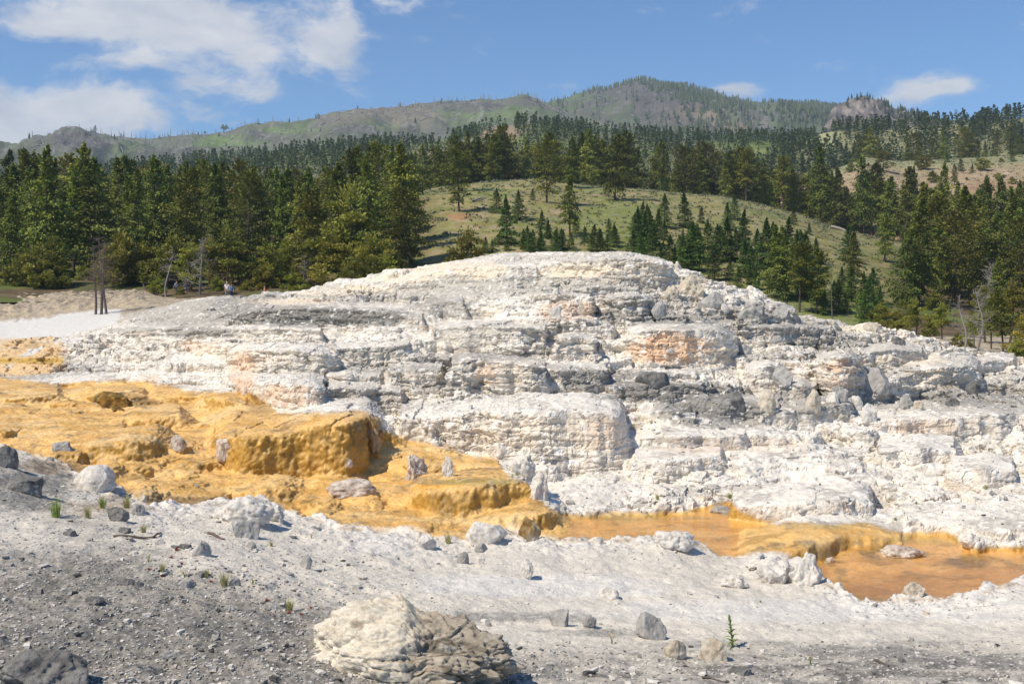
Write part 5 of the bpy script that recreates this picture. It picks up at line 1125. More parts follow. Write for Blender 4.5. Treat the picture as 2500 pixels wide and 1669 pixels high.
# the few single trees and poles standing out against the sky on the far ridge
for i, (u, v, h, k) in enumerate([(121,348,20,'fir'),(131,346,22,'jun'),(231,326,18,'fir'),(444,330,10,'jun'),(456,328,22,'snag'),(500,326,14,'jun'),(545,318,26,'jun'),(553,318,24,'jun'),(598,311,24,'snag'),(704,306,18,'snag'),(752,303,18,'jun'),(780,297,20,'jun'),(771,298,10,'jun'),(792,290,12,'jun'),(416,330,26,'snag'),(272,336,22,'snag'),(627,311,22,'snag'),(645,312,20,'snag'),(957,270,12,'snag'),(344,342,18,'snag'),(250,331,16,'snag'),(180,326,14,'snag'),(580,316,16,'snag'),(1078,246,12,'fir')]):
    D = 1985.; p = Vector(((u - U0) / F * D, D, H_left.z(u, D) - .5))
    tree(k, p, px_h(h, D) * (.72 if k == 'jun' else 1.), {'fir': 'pointed conifer', 'jun': 'round-topped tree', 'snag': 'bare burned pole'}[k] + ' standing alone on the far left ridge line', 'single trees along the far ridge line', variant=3 if k == 'jun' else 2 if k == 'snag' else None, wid=1.25 if k != 'snag' else 2.2)
# sagebrush and grass tufts on the open hillsides
def lowtuft(seed, n=9):
    rng = np.random.default_rng(seed); p = rng.normal(0, .35, (n, 3)); p[:, 2] = np.abs(p[:, 2]) * .6 + .2
    V, Fq = sprays(p, p + np.array([0, 0, .4]), .6, .7, rng); return V.astype(np.float32), Fq
TUFT = [lowtuft(s) for s in (81, 82, 83)]
M_SAGE = foliage_mat('sagebrush_leaves', (.115, .120, .062), (.26, .265, .165), .15, .2)
mass('sagebrush', scatter(H_near, 5200, (1040, 2330), (128, 268), (.25, .75), lambda u, v, D: .25 + .75 * float(sst(-.2, .3, float(perlin2(np.array([u / 60.]), np.array([D / 14.]), 403)[0])))), M_SAGE, 'grey-green sagebrush tufts dotted over the grassy hillside', 'sagebrush', TUFT)
mass('hill_tufts', scatter(H_tan, 2200, (1980, 2600), (300, 425), (.3, .8)), M_SAGE, 'dry tufts dotted over the bare tan hill', 'grass', TUFT)
#@@PART3
# ------------------------------------------------------------------ water
def water_mat(name, tint, rough=.06):
    m, nt, b = new_mat(name); L = nt.links.new; nt.nodes.remove(b)
    tr = nd(nt, 'ShaderNodeBsdfTransparent'); tr.inputs[0].default_value = (*tint, 1)
    gl = nd(nt, 'ShaderNodeBsdfGlossy'); gl.inputs['Roughness'].default_value = rough
    fr = nd(nt, 'ShaderNodeFresnel', inp={'IOR': 1.33}); tc = nd(nt, 'ShaderNodeTexCoord')
    n = nd(nt, 'ShaderNodeTexNoise', inp={'Scale': 5., 'Detail': 4.}); mp = nd(nt, 'ShaderNodeMapping'); mp.inputs['Scale'].default_value = (.6, 1.6, 1)
    L(tc.outputs['Object'], mp.inputs[0]); L(mp.outputs[0], n.inputs['Vector'])
    bp = nd(nt, 'ShaderNodeBump', inp={'Strength': .5, 'Distance': .04}); L(n.outputs['Fac'], bp.inputs['Height']); L(bp.outputs[0], gl.inputs['Normal']); L(bp.outputs[0], fr.inputs['Normal'])
    mx = nd(nt, 'ShaderNodeMixShader'); L(fr.outputs[0], mx.inputs[0]); L(tr.outputs[0], mx.inputs[1]); L(gl.outputs[0], mx.inputs[2])
    L(mx.outputs[0], nt.nodes['Material Output'].inputs['Surface']); return m
M_WATER = water_mat('shallow_water', (.97, .94, .86)); M_POOL = water_mat('pool_water', (.86, .84, .62), .03)
def sheet(name, us, Dfn, zfn, n, mat, keep=None):
    us = np.asarray(us); t = np.linspace(0, 1, n); P_ = np.empty((n, len(us), 3))
    for j, u in enumerate(us):
        d0, d1 = Dfn(u); D = d0 + (d1 - d0) * t; P_[:, j, 0] = (u - U0) / F * D; P_[:, j, 1] = D; P_[:, j, 2] = zfn(u, D)
    return obj(name, mesh_np(name, P_.reshape(-1, 3), grid_faces(n, len(us))), mat)
def zb_at(u, D):
    c = int(np.clip(round((u - UC[0]) / (UC[1] - UC[0])), 0, NC - 1)); return np.interp(D, DF, ZB[:, c])
tag(sheet('stream_water', np.linspace(1335, 2640, 220), lambda u: (base_D(u, float(vlo(u)) + 6), base_D(u, float(vup(u)) - 4)), lambda u, D: zb_at(u, D) - .075, 30, M_WATER), kind='structure')
def _pool(u):
    d = base_D(u, float(np.interp(u, [1040,1110,1190,1250],[1260,1266,1264,1248]))) + .08; m_ = math.sin(max(0, min(1, (u - 1000) / 280.)) * math.pi) ** .5; return d + 1.4 - 1.05 * m_, d + 1.4 + 1.1 * m_
def _poolz(u, D):
    d = base_D(u, float(np.interp(u, [1040,1110,1190,1250],[1260,1266,1264,1248]))) + .08
    return np.full(len(D), z_of(float(np.interp(u, [1040,1110,1190,1250],[1197,1189,1178,1172])), d) + .012)
tag(sheet('pool_water', np.linspace(1002, 1278, 50), _pool, _poolz, 12, M_POOL), kind='structure')

# ------------------------------------------------------------------ rocks
_ico = {}
def ico(n):
    if n not in _ico:
        b = bmesh.new(); bmesh.ops.create_icosphere(b, subdivisions=n, radius=1.0); b.verts.ensure_lookup_table()
        _ico[n] = (np.array([v.co[:] for v in b.verts], np.float32), np.array([[v.index for v in f.verts] for f in b.faces], np.int32)); b.free()
    return _ico[n]
def rock_mesh(name, seed, w, d, h, sub=4, cuts=9, rough=.10, sharp=.78, strat=0., flat_top=False):
    rng = np.random.default_rng(seed); V, Fc = ico(sub); p = V.copy()
    for _ in range(cuts):
        n = rng.normal(size=3); n /= np.linalg.norm(n); k = rng.uniform(.45, sharp + .12)
        dd = p @ n - k; p = p - np.clip(dd, 0, None)[:, None] * n * .95
    if flat_top: p[:, 2] = np.minimum(p[:, 2], .55)
    p += V * (rough * fbm3(p * 2.1 + seed * 3.7, 4, seed)[:, None]) + V * (rough * .35 * fbm3(p * 7. + seed, 2, seed + 5)[:, None])
    if strat: p[:, :2] *= (1 + strat * perlin3(p * np.array([.6, .6, 7.]) + seed, seed + 9))[:, None]
    p[:, 2] = np.where(p[:, 2] < -.35, -.35 + (p[:, 2] + .35) * .3, p[:, 2])
    z0, z1 = -.30, p[:, 2].max(); p[:, 2] = (p[:, 2] - z0) / (z1 - z0) * h
    ex = max(np.abs(p[:, 0]).max(), .01); p[:, 0] *= w * .5 / ex; p[:, 1] *= d * .5 / max(np.abs(p[:, 1]).max(), .01)
    return mesh_np(name, p, Fc, smooth=sub >= 5)
def rock(u, v, w, h, tone, label, name='rock', group=None, strat=0., cuts=9, rough=.10, flat_top=False, deep=.8, sub=None):
    p = hit_near(u, v); D = p.y; s = D / F
    W = w * s; Hh = h * s * 1.08; dp = W * deep
    me = rock_mesh(name, int(u * 7 + v * 13) % 99991, W, dp, Hh, sub or (5 if w > 62 else 4 if w > 20 else 3), cuts, rough, .78, strat, flat_top)
    o = obj(name, me, MR[tone]); zc = near_z(u, D + dp * .4)
    o.location = (p.x * (1 + dp * .4 / D), D + dp * .4, min(p.z, zc) - .02 + .5 * max(0, zc - p.z) * 0); o.rotation_euler.z = random.uniform(-.5, .5)
    return tag(o, label, 'rock', group)
ROCKS = [
 (1369,1530,66,38,'grey','rounded pale grey rock in the dark gravel, left of a smaller one',{}),(1436,1533,42,30,'grey','small blocky grey rock right of the rounded pale one in the gravel',{}),
 (1597,1563,92,68,'grey','large angular grey rock with a flat slanted face in the right foreground',{'cuts':14}),(1649,1607,58,44,'tan','tan grooved rock between the large angular rock and the stump-like block',{'strat':.06}),
 (1747,1613,80,50,'tan','stump-like grooved block beside the tall green plant',{'flat_top':True,'strat':.02,'cuts':6}),
 (1290,1322,62,52,'rust','angular grey rock with a brown algae side at the near edge of the stream',{'cuts':12}),(1195,1326,120,42,'white','low cracked white slab left of the algae-stained rock',{'flat_top':True}),
 (1040,1342,56,38,'white','lumpy white rock on the near bank beside a grass tuft',{}),(1176,1350,36,20,'grey','flat grey stone below the cracked white slab',{}),
 (1131,1376,32,30,'grey','upright knobby grey stone on the pale sand',{}),(1173,1378,24,18,'white','small white stone right of the upright knobby one',{}),
 (1284,1413,38,46,'white','pitted white column stub rising from the pale sand',{'rough':.2}),(1485,1464,52,24,'white','low broken white rock alone on the bright sand',{}),
 (552,1123,50,50,'pink','pinkish-white block at the left end of the tall orange wall',{}),(434,1099,46,36,'pink','broken pale rock right of the rounded orange bulge',{'cuts':12}),
 (157,1101,60,20,'grey','thin flat grey rock left of the rounded orange bulge',{'flat_top':True}),(238,1200,120,58,'white','smooth white mound of crust inside the orange flow',{'cuts':5}),
 (846,1142,32,22,'pink','small pale rock at the foot of the tall orange wall',{}),(122,1124,22,14,'grey','small grey stone on the brown edge of the orange flow',{}),(480,1187,12,8,'grey','tiny grey pebble alone on the orange flow',{}),
 (867,1214,142,36,'pink','long low pinkish rock lying in the orange flow',{'cuts':7,'rough':.14}),(1016,1168,84,60,'pink','slanting spiky white rock left of the pool',{'rough':.22}),(1095,1164,34,48,'white','upright white horn of rock behind the pool',{'rough':.2}),
 (905,1105,60,86,'rust','grey crust wall stained brown at the right end of the tall orange wall',{'rough':.2,'deep':1.2}),
 (1225,1122,70,44,'white','knobbly white ridge above the right end of the pool',{'rough':.2}),(1272,1165,70,60,'white','rough white crust sloping down right of the pool',{'rough':.22,'deep':1.2}),(1318,1222,64,64,'white','lowest lump of the white crust right of the pool',{'rough':.2}),
 (490,1357,52,34,'grey','smooth grey triangular rock in the left foreground',{'cuts':6}),(452,1344,34,14,'dark','flat dark stone beside the smooth grey triangular rock',{}),(392,1332,30,18,'white','small white stone at the end of the long twig',{}),(613,1344,28,20,'grey','square grey stone below the pale crust outcrop',{'cuts':12}),
 (745,1389,40,30,'grey','grey stone with a flat lit top, right of the pale crust outcrop',{'cuts':12}),(314,1428,48,22,'dark','black jagged rock in the grey gravel on the left',{}),(340,1433,26,14,'dark','small black rock touching the black jagged one',{}),(228,1475,54,20,'dark','long black rock below the jagged one in the gravel',{}),
 (573,1433,34,24,'grey','rounded grey stone right of a grass tuft in the gravel',{}),(456,1438,46,20,'grey','flat layered grey stone left of a grass tuft',{'strat':.1}),(562,1491,32,18,'grey','grey stone below the rounded one in the gravel',{}),(566,1440,18,10,'dark','dark chip under the rounded grey stone',{}),
 (169,1308,36,14,'dark','dark flat stone on the grey slope at far left',{}),(285,1273,62,30,'dark','dark layered rock among the weeds on the left',{'strat':.1}),(343,1262,42,26,'grey','grey rock right of the dark layered rock',{}),(304,1303,32,16,'dark','dark stone below the layered rock near a yellow flower',{}),
 (598,1312,78,44,'grey','square grey block sunk in the pale crust outcrop',{'cuts':12,'flat_top':True}),(600,1284,150,60,'white','crumbly pale crust outcrop at the near edge of the orange flow',{'rough':.22,'cuts':5}),(668,1272,80,40,'white','right shoulder of the crumbly pale crust outcrop',{'rough':.22}),(345,1225,26,16,'tan','tan stone on the brown rim of the orange flow',{}),
 (728,1624,16,10,'dark','dark chip left of the big swirled boulder',{}),(555,1595,20,10,'white','white chip in the grey gravel left of the boulder',{}),(412,1610,38,16,'grey','pale flat slab lying in the lower left gravel',{'flat_top':True}),
 (105,1700,250,82,'dark','black pitted rock cut off by the lower left corner',{'rough':.14,'sub':6}),(14,1142,60,50,'dark','dark hump at the left edge above the orange flow',{}),(70,1210,120,36,'dark','dark flat crust on the left slope',{'flat_top':True}),
 (1762,1259,58,18,'grey','flat grey stone at the upstream edge of the stream',{'flat_top':True}),(2027,1376,36,16,'pink','small pale rock below the step in the stream',{}),(2198,1368,114,28,'pink','long knobby pale rock lying in the stream',{'rough':.2}),
 (2233,1459,64,34,'tan','tan lump at the near shore of the stream',{'rough':.18}),(2372,1338,58,34,'white','knobby white rock at the far shore of the stream',{'rough':.2}),(1795,1436,82,30,'white','low white crust lump left of the rugged bank',{'rough':.2}),(1965,1432,92,76,'white','rugged white bank end at the bend of the stream',{'rough':.24}),(1900,1425,110,54,'white','rounded white bank lump left of the rugged bank end',{'rough':.2}),(1850,1392,90,30,'white','low white crest of the bank above the orange stream',{'rough':.2}),
 (1640,1345,110,40,'white','white hummock of the near bank in front of the orange bulge',{'rough':.2}),
(282,995,92,36,'brown','dark brown coated block among the upper orange ledges',{'cuts':10}),(292,1003,40,12,'brown','low dark slab under the brown coated block',{}),
(905,1355,24,12,'white','white stone on the sand near the outcrop',{}),(1750,1460,14,8,'grey','small grey stone on the bright sand',{}),(1953,1540,16,8,'grey','lone grey pebble on the pale sand at right',{}),(2262,1502,16,10,'tan','brown clod on the pale sand below the stream bend',{}),
 (1137,1520,16,14,'dark','dark cube-like stone right of the big swirled boulder',{}),(1190,1530,20,14,'grey','grey stone in the gravel right of the boulder',{}),(2370,1665,40,10,'grey','pale splinter at the lower right edge',{}),(1810,1650,70,14,'dark','dark thin slab in the lower right gravel',{'flat_top':True}),
 (1608,776,40,40,'grey','rounded grey-tan knob under the mound cap',{'cuts':4}),(1420,770,32,34,'tan','round tan knob on the upper ledge of the mound',{'cuts':2,'rough':.05}),(1690,725,70,50,'tan','spiky tan fan of rock at the right end of the cap',{'rough':.2}),(1640,735,40,36,'tan','ribbed tan rock left of the spiky fan',{'rough':.16}),(1735,752,70,38,'grey','smooth grey rounded block right of the spiky fan',{'cuts':5}),
 (1840,792,80,42,'grey','broad grey rounded block high on the right shoulder',{'cuts':6}),(1910,780,50,32,'grey','grey block right of the broad one on the shoulder',{}),(2130,810,50,22,'tan','cream drip-stone hump on the right skyline',{'cuts':4}),(1915,945,60,50,'grey','grey-tan block left of the standing pillar',{}),(2140,960,70,60,'grey','grey cracked block right of the standing pillar',{}),(2050,985,44,40,'grey','grey block below the standing pillar',{}),(1985,1005,40,52,'tan','tan column block below and left of the pillar',{}),(2120,1035,44,44,'white','pale tilted block above the right-hand ledge',{}),(1870,1010,46,54,'tan','tan upright block in the broken field',{}),(2210,1000,46,34,'grey','grey block at the right end of the broken field',{}),
 (1790,1015,66,56,'dark','dark grey block in the broken dark band',{}),(1590,945,90,34,'dark','long dark ledge block in the dark band',{'flat_top':True}),
]
for (u, v, w, h, tone, lab, kw) in ROCKS:
    rock(u, v, w, h, tone, lab, 'boulder' if w > 70 else 'rock', **kw)
# broken blocks tumbled over the right half of the mound
gi = 0
for _ in range(34):
    u = random.uniform(1290, 2440); v = random.uniform(np.interp(u, [1290,1650,1800,2000,2200,2440],[720,700,750,800,840,890]), 1050 if u > 1500 else 960)
    w = random.choice((14, 18, 22, 28, 36)) ; tone = random.choices(['white', 'grey', 'tan', 'dark'], [.42, .33, .17, .08])[0]
    nm = {'white': 'white', 'grey': 'grey', 'tan': 'tan', 'dark': 'dark'}[tone]
    rock(u, v, w, w * random.uniform(.5, .95), tone, f'{nm} angular block of travertine tumbled on the right half of the mound', 'travertine_block', 'tumbled blocks on the mound', cuts=7, sub=4, rough=.12)
# the big swirled boulder
def swirled():
    V, Fc = ico(7); p = V.copy(); x = p[:, 0]
    for n, k in (((-.8, -.3, .5), .86), ((.2, -.9, .3), .80), ((.5, -.6, .62), .80), ((0, .2, 1), .82), ((-.5, -.8, -.1), .84), ((.9, -.4, .2), .85), ((-.3, -.6, .75), .80), ((.75, -.5, -.3), .8), ((-.6, .1, .8), .84)):
        n = np.array(n, np.float32); n /= np.linalg.norm(n); dd = p @ n - k; p -= np.clip(dd, 0, None)[:, None] * n * .9
    p += V * (.20 * fbm3(p * 1.6 + 4, 3, 501))[:, None]
    hh = np.interp(x, [-1, -.55, -.1, .25, .6, 1], [.80, 1.02, .98, .72, .66, .56]); p[:, 2] *= hh
    p[:, 2] -= .10 * np.exp(-((x - .12) / .10) ** 2) * (V[:, 2] > -.2)
    wv = np.stack([p[:, 0] * .7 + .25 * perlin3(p * 1.7, 503), p[:, 1] * .7, p[:, 2] * 1.0 + .42 * perlin3(p * 1.25 + 2, 502) + .35 * p[:, 0] ** 2 - .25 * p[:, 0]], 1)
    ly = perlin3(wv * np.array([1.2, 1.2, 15.], np.float32), 505); ly2 = perlin3(wv * np.array([2., 2., 38.], np.float32), 506)
    rid = 1 - 2 * np.abs(ly); rid2 = 1 - 2 * np.abs(ly2)
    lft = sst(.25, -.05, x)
    pit = voronoi3(p * 9., 507); pit2 = voronoi3(p * 20., 508)
    rid = np.sign(rid) * np.abs(rid) ** .6; rid2 = np.sign(rid2) * np.abs(rid2) ** .6; crk = np.abs(perlin3(p * np.array([2.2, 2.2, 3.4], np.float32), 521))
    d = -.06 * (1 - sst(0, .05, crk)) + lft * (.026 * rid + .015 * rid2) + (1 - lft) * (.05 * fbm3(p * 5, 3, 509) - .10 * np.clip(.42 - pit, 0, 1) + .02 * rid) - .03 * np.clip(.45 - pit2, 0, 1) + .028 * fbm3(p * 12, 3, 511, .6)
    _, fe, fcr = voronoi3c(p * np.array([4.2, 4.2, 6.], np.float32) + .3 * perlin3(p * 5, 531)[:, None], 532); d = d + .034 * (fcr - .5) - .022 * (1 - sst(0, .08, fe))
    p = p + V * d[:, None].astype(np.float32)
    C = np.broadcast_to(np.array((.64, .575, .465), np.float32), p.shape).copy()
    C = mixc(C, (.44, .36, .26), sst(.1, .5, -ly + .2 * ly2) * .7); C = mixc(C, (.70, .64, .54), sst(.2, .6, fbm3(p * 3, 3, 513)) * .7)
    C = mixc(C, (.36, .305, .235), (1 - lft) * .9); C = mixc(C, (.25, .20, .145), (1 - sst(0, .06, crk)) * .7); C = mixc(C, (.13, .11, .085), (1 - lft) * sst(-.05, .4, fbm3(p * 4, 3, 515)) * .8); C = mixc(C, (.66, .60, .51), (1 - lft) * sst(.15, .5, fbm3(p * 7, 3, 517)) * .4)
    s = np.array([1.46, .85, .93], np.float32); p = p * s
    p[:, 1] -= .40 * (p[:, 0]) * .55
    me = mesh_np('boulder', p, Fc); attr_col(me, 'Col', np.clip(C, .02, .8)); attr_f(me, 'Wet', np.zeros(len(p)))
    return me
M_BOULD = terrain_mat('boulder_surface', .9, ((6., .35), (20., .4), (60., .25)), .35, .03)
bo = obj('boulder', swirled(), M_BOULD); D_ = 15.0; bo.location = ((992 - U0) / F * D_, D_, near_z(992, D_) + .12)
tag(bo, 'large cream boulder with swirling layers and a dark pitted right half, front centre', 'boulder')

# ------------------------------------------------------------------ loose stones: joined, nobody could count them
def stones(name, pts, label, cat, flat=.5):
    base = np.array([[sx, sy, sz] for sx in (-1, 1) for sy in (-1, 1) for sz in (-1, 1)], np.float32) * .5
    fq = np.array([(0, 1, 3, 2), (4, 6, 7, 5), (0, 4, 5, 1), (2, 3, 7, 6), (0, 2, 6, 4), (1, 5, 7, 3)])
    n = len(pts); p = np.array([q[:3] for q in pts], np.float32); s = np.array([q[3] for q in pts], np.float32); c = np.array([q[4] for q in pts], np.float32)
    V = base[None] + RNG.uniform(-.24, .24, (n, 8, 3)); V *= (s[:, None] * RNG.uniform(.6, 1.4, (n, 3)) * np.array([1, 1, flat]))[:, None, :]
    a = RNG.uniform(0, 6.28, n); ca, sa = np.cos(a)[:, None], np.sin(a)[:, None]
    V = np.stack([V[..., 0] * ca - V[..., 1] * sa, V[..., 0] * sa + V[..., 1] * ca, V[..., 2]], -1) + p[:, None]
    Fq = (np.arange(n)[:, None, None] * 8 + fq[None]).reshape(-1, 4)
    me = mesh_np(name, V.reshape(-1, 3), Fq, False); attr_col(me, 'Col', np.repeat(c, 8, 0)); attr_f(me, 'Wet', np.zeros(n * 8))
    return tag(obj(name, me, M_TERR), label, cat, kind='stuff')
tones = [(.68, .64, .58), (.50, .47, .43), (.36, .34, .31), (.20, .195, .185), (.085, .083, .08)]
pts = []
while len(pts) < 9000:
    u = random.uniform(-60, 2560); v = random.uniform(1130, 1700)
    if v < vlo(u) + 5: continue
    left = float(sst(1250, 500, u - (v - 1300) * .9)); bot = float(sst(1540, 1600, v - 10 * math.sin(u / 200.)))
    wgt = max(left, bot, .14 + .8 * math.exp(-max(0, v - vlo(u)) / 40.))
    if random.random() > wgt: continue
    p = hit_near(u, v); s = .012 + .009 * random.paretovariate(2.3) ; s = min(s, .11)
    t = random.choices(tones, [.34, .28, .22, .12, .04] if wgt > .4 else [.6, .3, .08, .02, 0])[0]
    pts.append((p.x, p.y, p.z + s * .12, s, t))
stones('gravel', pts, 'loose grey and white gravel chips strewn over the foreground', 'gravel', .5)
pts = []
while len(pts) < 1500:
    u = random.uniform(60, 2500); v = random.uniform(640, 1290)
    if v > vup(u) - 3: continue
    if random.random() > (.25 + .75 * (u > 1250) if v < 1000 else .7): continue
    p = hit_near(u, v)
    if p.y > 80: continue
    s = min(.03 + .025 * random.paretovariate(2.3), .17)
    pts.append((p.x, p.y, p.z + s * .15, s, random.choices(tones, [.58, .24, .12, .05, .01])[0]))
stones('rubble', pts, 'broken white and grey rubble lying on the ledges of the mound', 'rubble', .7)

# ------------------------------------------------------------------ small plants, twigs
M_GRASS = plain_mat('dry_green_grass', (.46, .43, .20), .7, .35, 30., .3); M_WEED = plain_mat('weed_leaves', (.28, .36, .09), .7, .3, 30., .3)
M_RED = plain_mat('stonecrop_red', (.30, .06, .035), .8, .4, 30.); M_YEL = plain_mat('yellow_petals', (.75, .50, .03), .7, .2, 30., .2)
M_MUL = plain_mat('mullein_leaf', (.22, .30, .08), .75, .25, 12., .25); M_TWIG = plain_mat('twig_bark', (.13, .10, .085), .9, .3, 20.)
def tuft(u, v, h, mat, label, cat='grass', n=80, spread=.55, name='grass_tuft', group=None):
    p = hit_near(u, v); H = h * p.y / F; rng = np.random.default_rng(int(u * 3 + v)); Vs = []; Fs = []
    for i in range(n):
        a = rng.uniform(0, 6.28); r = rng.uniform(0, .22) * H; L = H * rng.uniform(.5, 1.05); b = rng.uniform(.05, spread); w = H * .013 + .0018
        x0 = np.array([math.cos(a) * r, math.sin(a) * r, -.01]); o = np.array([math.cos(a + rng.normal(0, .5)), math.sin(a + rng.normal(0, .5)), 0]); s_ = np.array([-o[1], o[0], 0]) * w
        q = [x0 - s_, x0 + s_]; m1 = x0 + o * L * b * .35 + np.array([0, 0, L * .6]); t = x0 + o * L * b + np.array([0, 0, L * (1 - .3 * b)])
        k = len(Vs); Vs += [*q, m1 + s_ * .7, m1 - s_ * .7, t + s_ * .15, t - s_ * .15]; Fs += [(k, k + 1, k + 2, k + 3), (k + 3, k + 2, k + 4, k + 5)]
    o = obj(name, mesh_np(name, np.array(Vs), np.array(Fs), False), mat, None, p); return tag(o, label, cat, group)
for (u, v, h, mt, lab) in [(1095,1327,30,M_GRASS,'pale green grass tuft at the near edge of the orange flow'),(547,1430,40,M_GRASS,'dry grass tuft in front of the rounded grey stone'),(397,1400,26,M_GRASS,'dry grass tuft beside red stonecrop on the left gravel'),(706,1492,36,M_GRASS,'grass tuft with yellow tips just left of the boulder'),(137,1262,54,M_WEED,'tall green weeds on the dark left slope'),(250,1240,32,M_WEED,'bright green clump at the foot of the orange flow'),(309,1240,38,M_GRASS,'pale weeds beside the dark layered rock'),(215,1265,34,M_GRASS,'thin yellowish weeds left of the layered rock'),(350,1300,26,M_GRASS,'dry weeds right of the dark stone'),(662,1335,16,M_GRASS,'small dry tuft on the pale sand'),(505,1410,24,M_GRASS,'thin dry stalks between two grass tufts'),(60,1200,26,M_WEED,'green weed on the left slope edge'),(1857+0,1330+140,8,M_GRASS,'tiny dry tuft on the right bank')]:
    tuft(u, v, h, mt, lab)
for (u, v, h, lab) in [(1781,1218,16,'round green cushion plant at the foot of the white slope'),(2237,1230,10,'small green plant on the white slope, upper of two'),(2186,1272,10,'small green plant on the white slope, lower of two'),(2002,1186,8,'tiny green plant high on the white slope'),(2407,1194,16,'dry yellow tuft under the broken hollow at right'),(2470,1200,8,'tiny green plant near the right edge of the white slope'),(1605,1222,20,'dry tuft at the foot of the white slope')]:
    tuft(u, v, h, M_WEED if 'green' in lab else M_GRASS, lab, 'plant', 60, .9, 'cushion_plant')
for i, (u, v, h) in enumerate([(419,1362,10),(444,1377,9),(652,1468,12),(706,1499,11),(515,1421,9),(365,1392,10),(760,1486,8),(395,1408,8),(470,1420,7),(640,1440,7),(605,1455,7),(430,1345,12),(665,1505,7),(735,1500,7)]):
    tuft(u, v, h, M_RED, 'low red stonecrop mat on the grey gravel', 'plant', 60, 1.6, 'stonecrop', 'red stonecrop patches on the gravel')
def flower(u, v, h, label):
    p = hit_near(u, v); H = h * p.y / F; r = empty('flower_plant', p); tag(r, label, 'flower')
    m = MB(); pet = MB(); rng = np.random.default_rng(int(u))
    for i in range(4):
        a = rng.uniform(0, 6.28); t = (math.cos(a) * H * .3, math.sin(a) * H * .3, H * rng.uniform(.7, 1.)); V, Fq = tube([(0, 0, -.01), (t[0] * .4, t[1] * .4, t[2] * .6), t], [.006, .005, .004], 4); m.add(V, Fq)
        for k in range(5):
            b = k * 1.2566; w = H * .11; c = Vector(t); d = Vector((math.cos(b), math.sin(b), .35)) * w; s_ = Vector((-math.sin(b), math.cos(b), 0)) * w * .4
            pet.add([c, c + d * .6 + s_, c + d, c + d * .6 - s_], [(0, 1, 2, 3)])
    obj('stem', m.mesh('stem'), M_WEED, r); obj('flower_head', pet.mesh('flower_head', False), M_YEL, r)
for (u, v, h, lab) in [(1494,1572,26,'yellow flowers on thin stems below the large angular rock'),(297,1270,18,'yellow flower in front of the dark layered rock'),(450,1412,16,'small yellow flower beside the red stonecrop'),(617,1430,16,'yellow flower right of the rounded grey stone'),(700,1490,14,'yellow flower in the tuft left of the boulder'),(1978,1622,18,'small yellow flower in the lower right gravel'),(362,1372,22,'yellow flower stalk left of the smooth triangular rock'),(760,1316,12,'yellow flower near the pale outcrop')]: flower(u, v, h, lab)
# mullein
def mullein():
    p = hit_near(1789, 1580); H = 78 * p.y / F; r = empty('mullein', p); r.rotation_euler = (0, -.12, 0); tag(r, 'tall single green leafy plant standing behind the stump-like block', 'plant')
    V, Fq = tube([(0, 0, -.02), (.01 * H, 0, H * .5), (0, 0, H)], [.028 * H, .022 * H, .008 * H], 6); m = MB(); m.add(V, Fq); obj('stem', m.mesh('stem'), M_MUL, r)
    sp = MB(); V, Fq = tube([(0, 0, H * .82), (0, 0, H * .93), (0, 0, H * 1.03)], [.045 * H, .04 * H, .006 * H], 7); sp.add(V, Fq); obj('flower_spike', sp.mesh('flower_spike'), M_MUL, r)
    lf = MB(); n = 7; P_ = []
    for i in range(n):
        t = i / (n - 1); w = .17 * math.sin(min(1, t * 1.15 + .08) * math.pi * .93) ** .8
        for s_ in (-1, 0, 1): P_.append((s_ * w, t, .10 * abs(s_) * w * 4 + .35 * t - .55 * t * t))
    lf.add(P_, [(i * 3 + k, i * 3 + k + 1, i * 3 + k + 4, i * 3 + k + 3) for i in range(n - 1) for k in range(2)]); me = lf.mesh('leaf'); me.materials.append(M_MUL)
    for i in range(24):
        q = i / 23.; o = bpy.data.objects.new('leaf', me); COL.objects.link(o); o.parent = r; L = H * lerp(.34, .12, q)
        o.location = (0, 0, H * lerp(.03, .86, q ** .9)); o.scale = (L, L, L); o.rotation_euler = (math.radians(lerp(12, 62, q)), 0, i * 2.4)
mullein()
def twig(u, v, u2, v2, r, label, bend=.1):
    a = hit_near(u, v); b = hit_near(u2, v2); m = (a + b) / 2 + Vector((0, 0, bend)); q = MB(); V, Fq = tube([a + Vector((0, 0, .02)), (a + m) / 2 + Vector((0, .03, .02)), m, (b + m) / 2 - Vector((0, .03, 0)), b + Vector((0, 0, .02))], [r, r * .9, r, r * .8, r * .5], 6); q.add(V, Fq)
    tag(obj('twig', q.mesh('twig'), M_TWIG), label, 'stick')
twig(277, 1313, 375, 1316, .028, 'long thin dark twig lying on the left gravel', .02); twig(375, 1315, 394, 1302, .024, 'short raised twig at the end of the long one', .05); twig(508, 1303, 548, 1320, .035, 'short thick brown stick left of the pale crust outcrop', .02)
twig(1715, 1658, 1780, 1666, .02, 'thin dark twig at the lower right edge', .01); twig(2135, 1615, 2170, 1630, .02, 'pale splinter of wood on the dark gravel at right', .02)
def log(hill, u, v, u2, v2, r, label):
    a = hill.hit(u, v); b = hill.hit(u2, v2); q = MB(); V, Fq = tube([a + Vector((0, 0, r)), (a + b) / 2 + Vector((0, 0, r * 1.5)), b + Vector((0, 0, r))], [r, r * .8, r * .5], 6); q.add(V, Fq); tag(obj('fallen_log', q.mesh('fallen_log'), M_DEAD), label, 'log')
log(H_near, 2030, 556, 2072, 570, .3, 'long fallen log on the crest in front of the right-hand firs'); log(H_near, 972, 588, 996, 578, .3, 'fallen log under the left forest edge'); log(H_near, 1155, 495, 1180, 486, .22, 'thin fallen log beside the leaning double-stemmed pine')

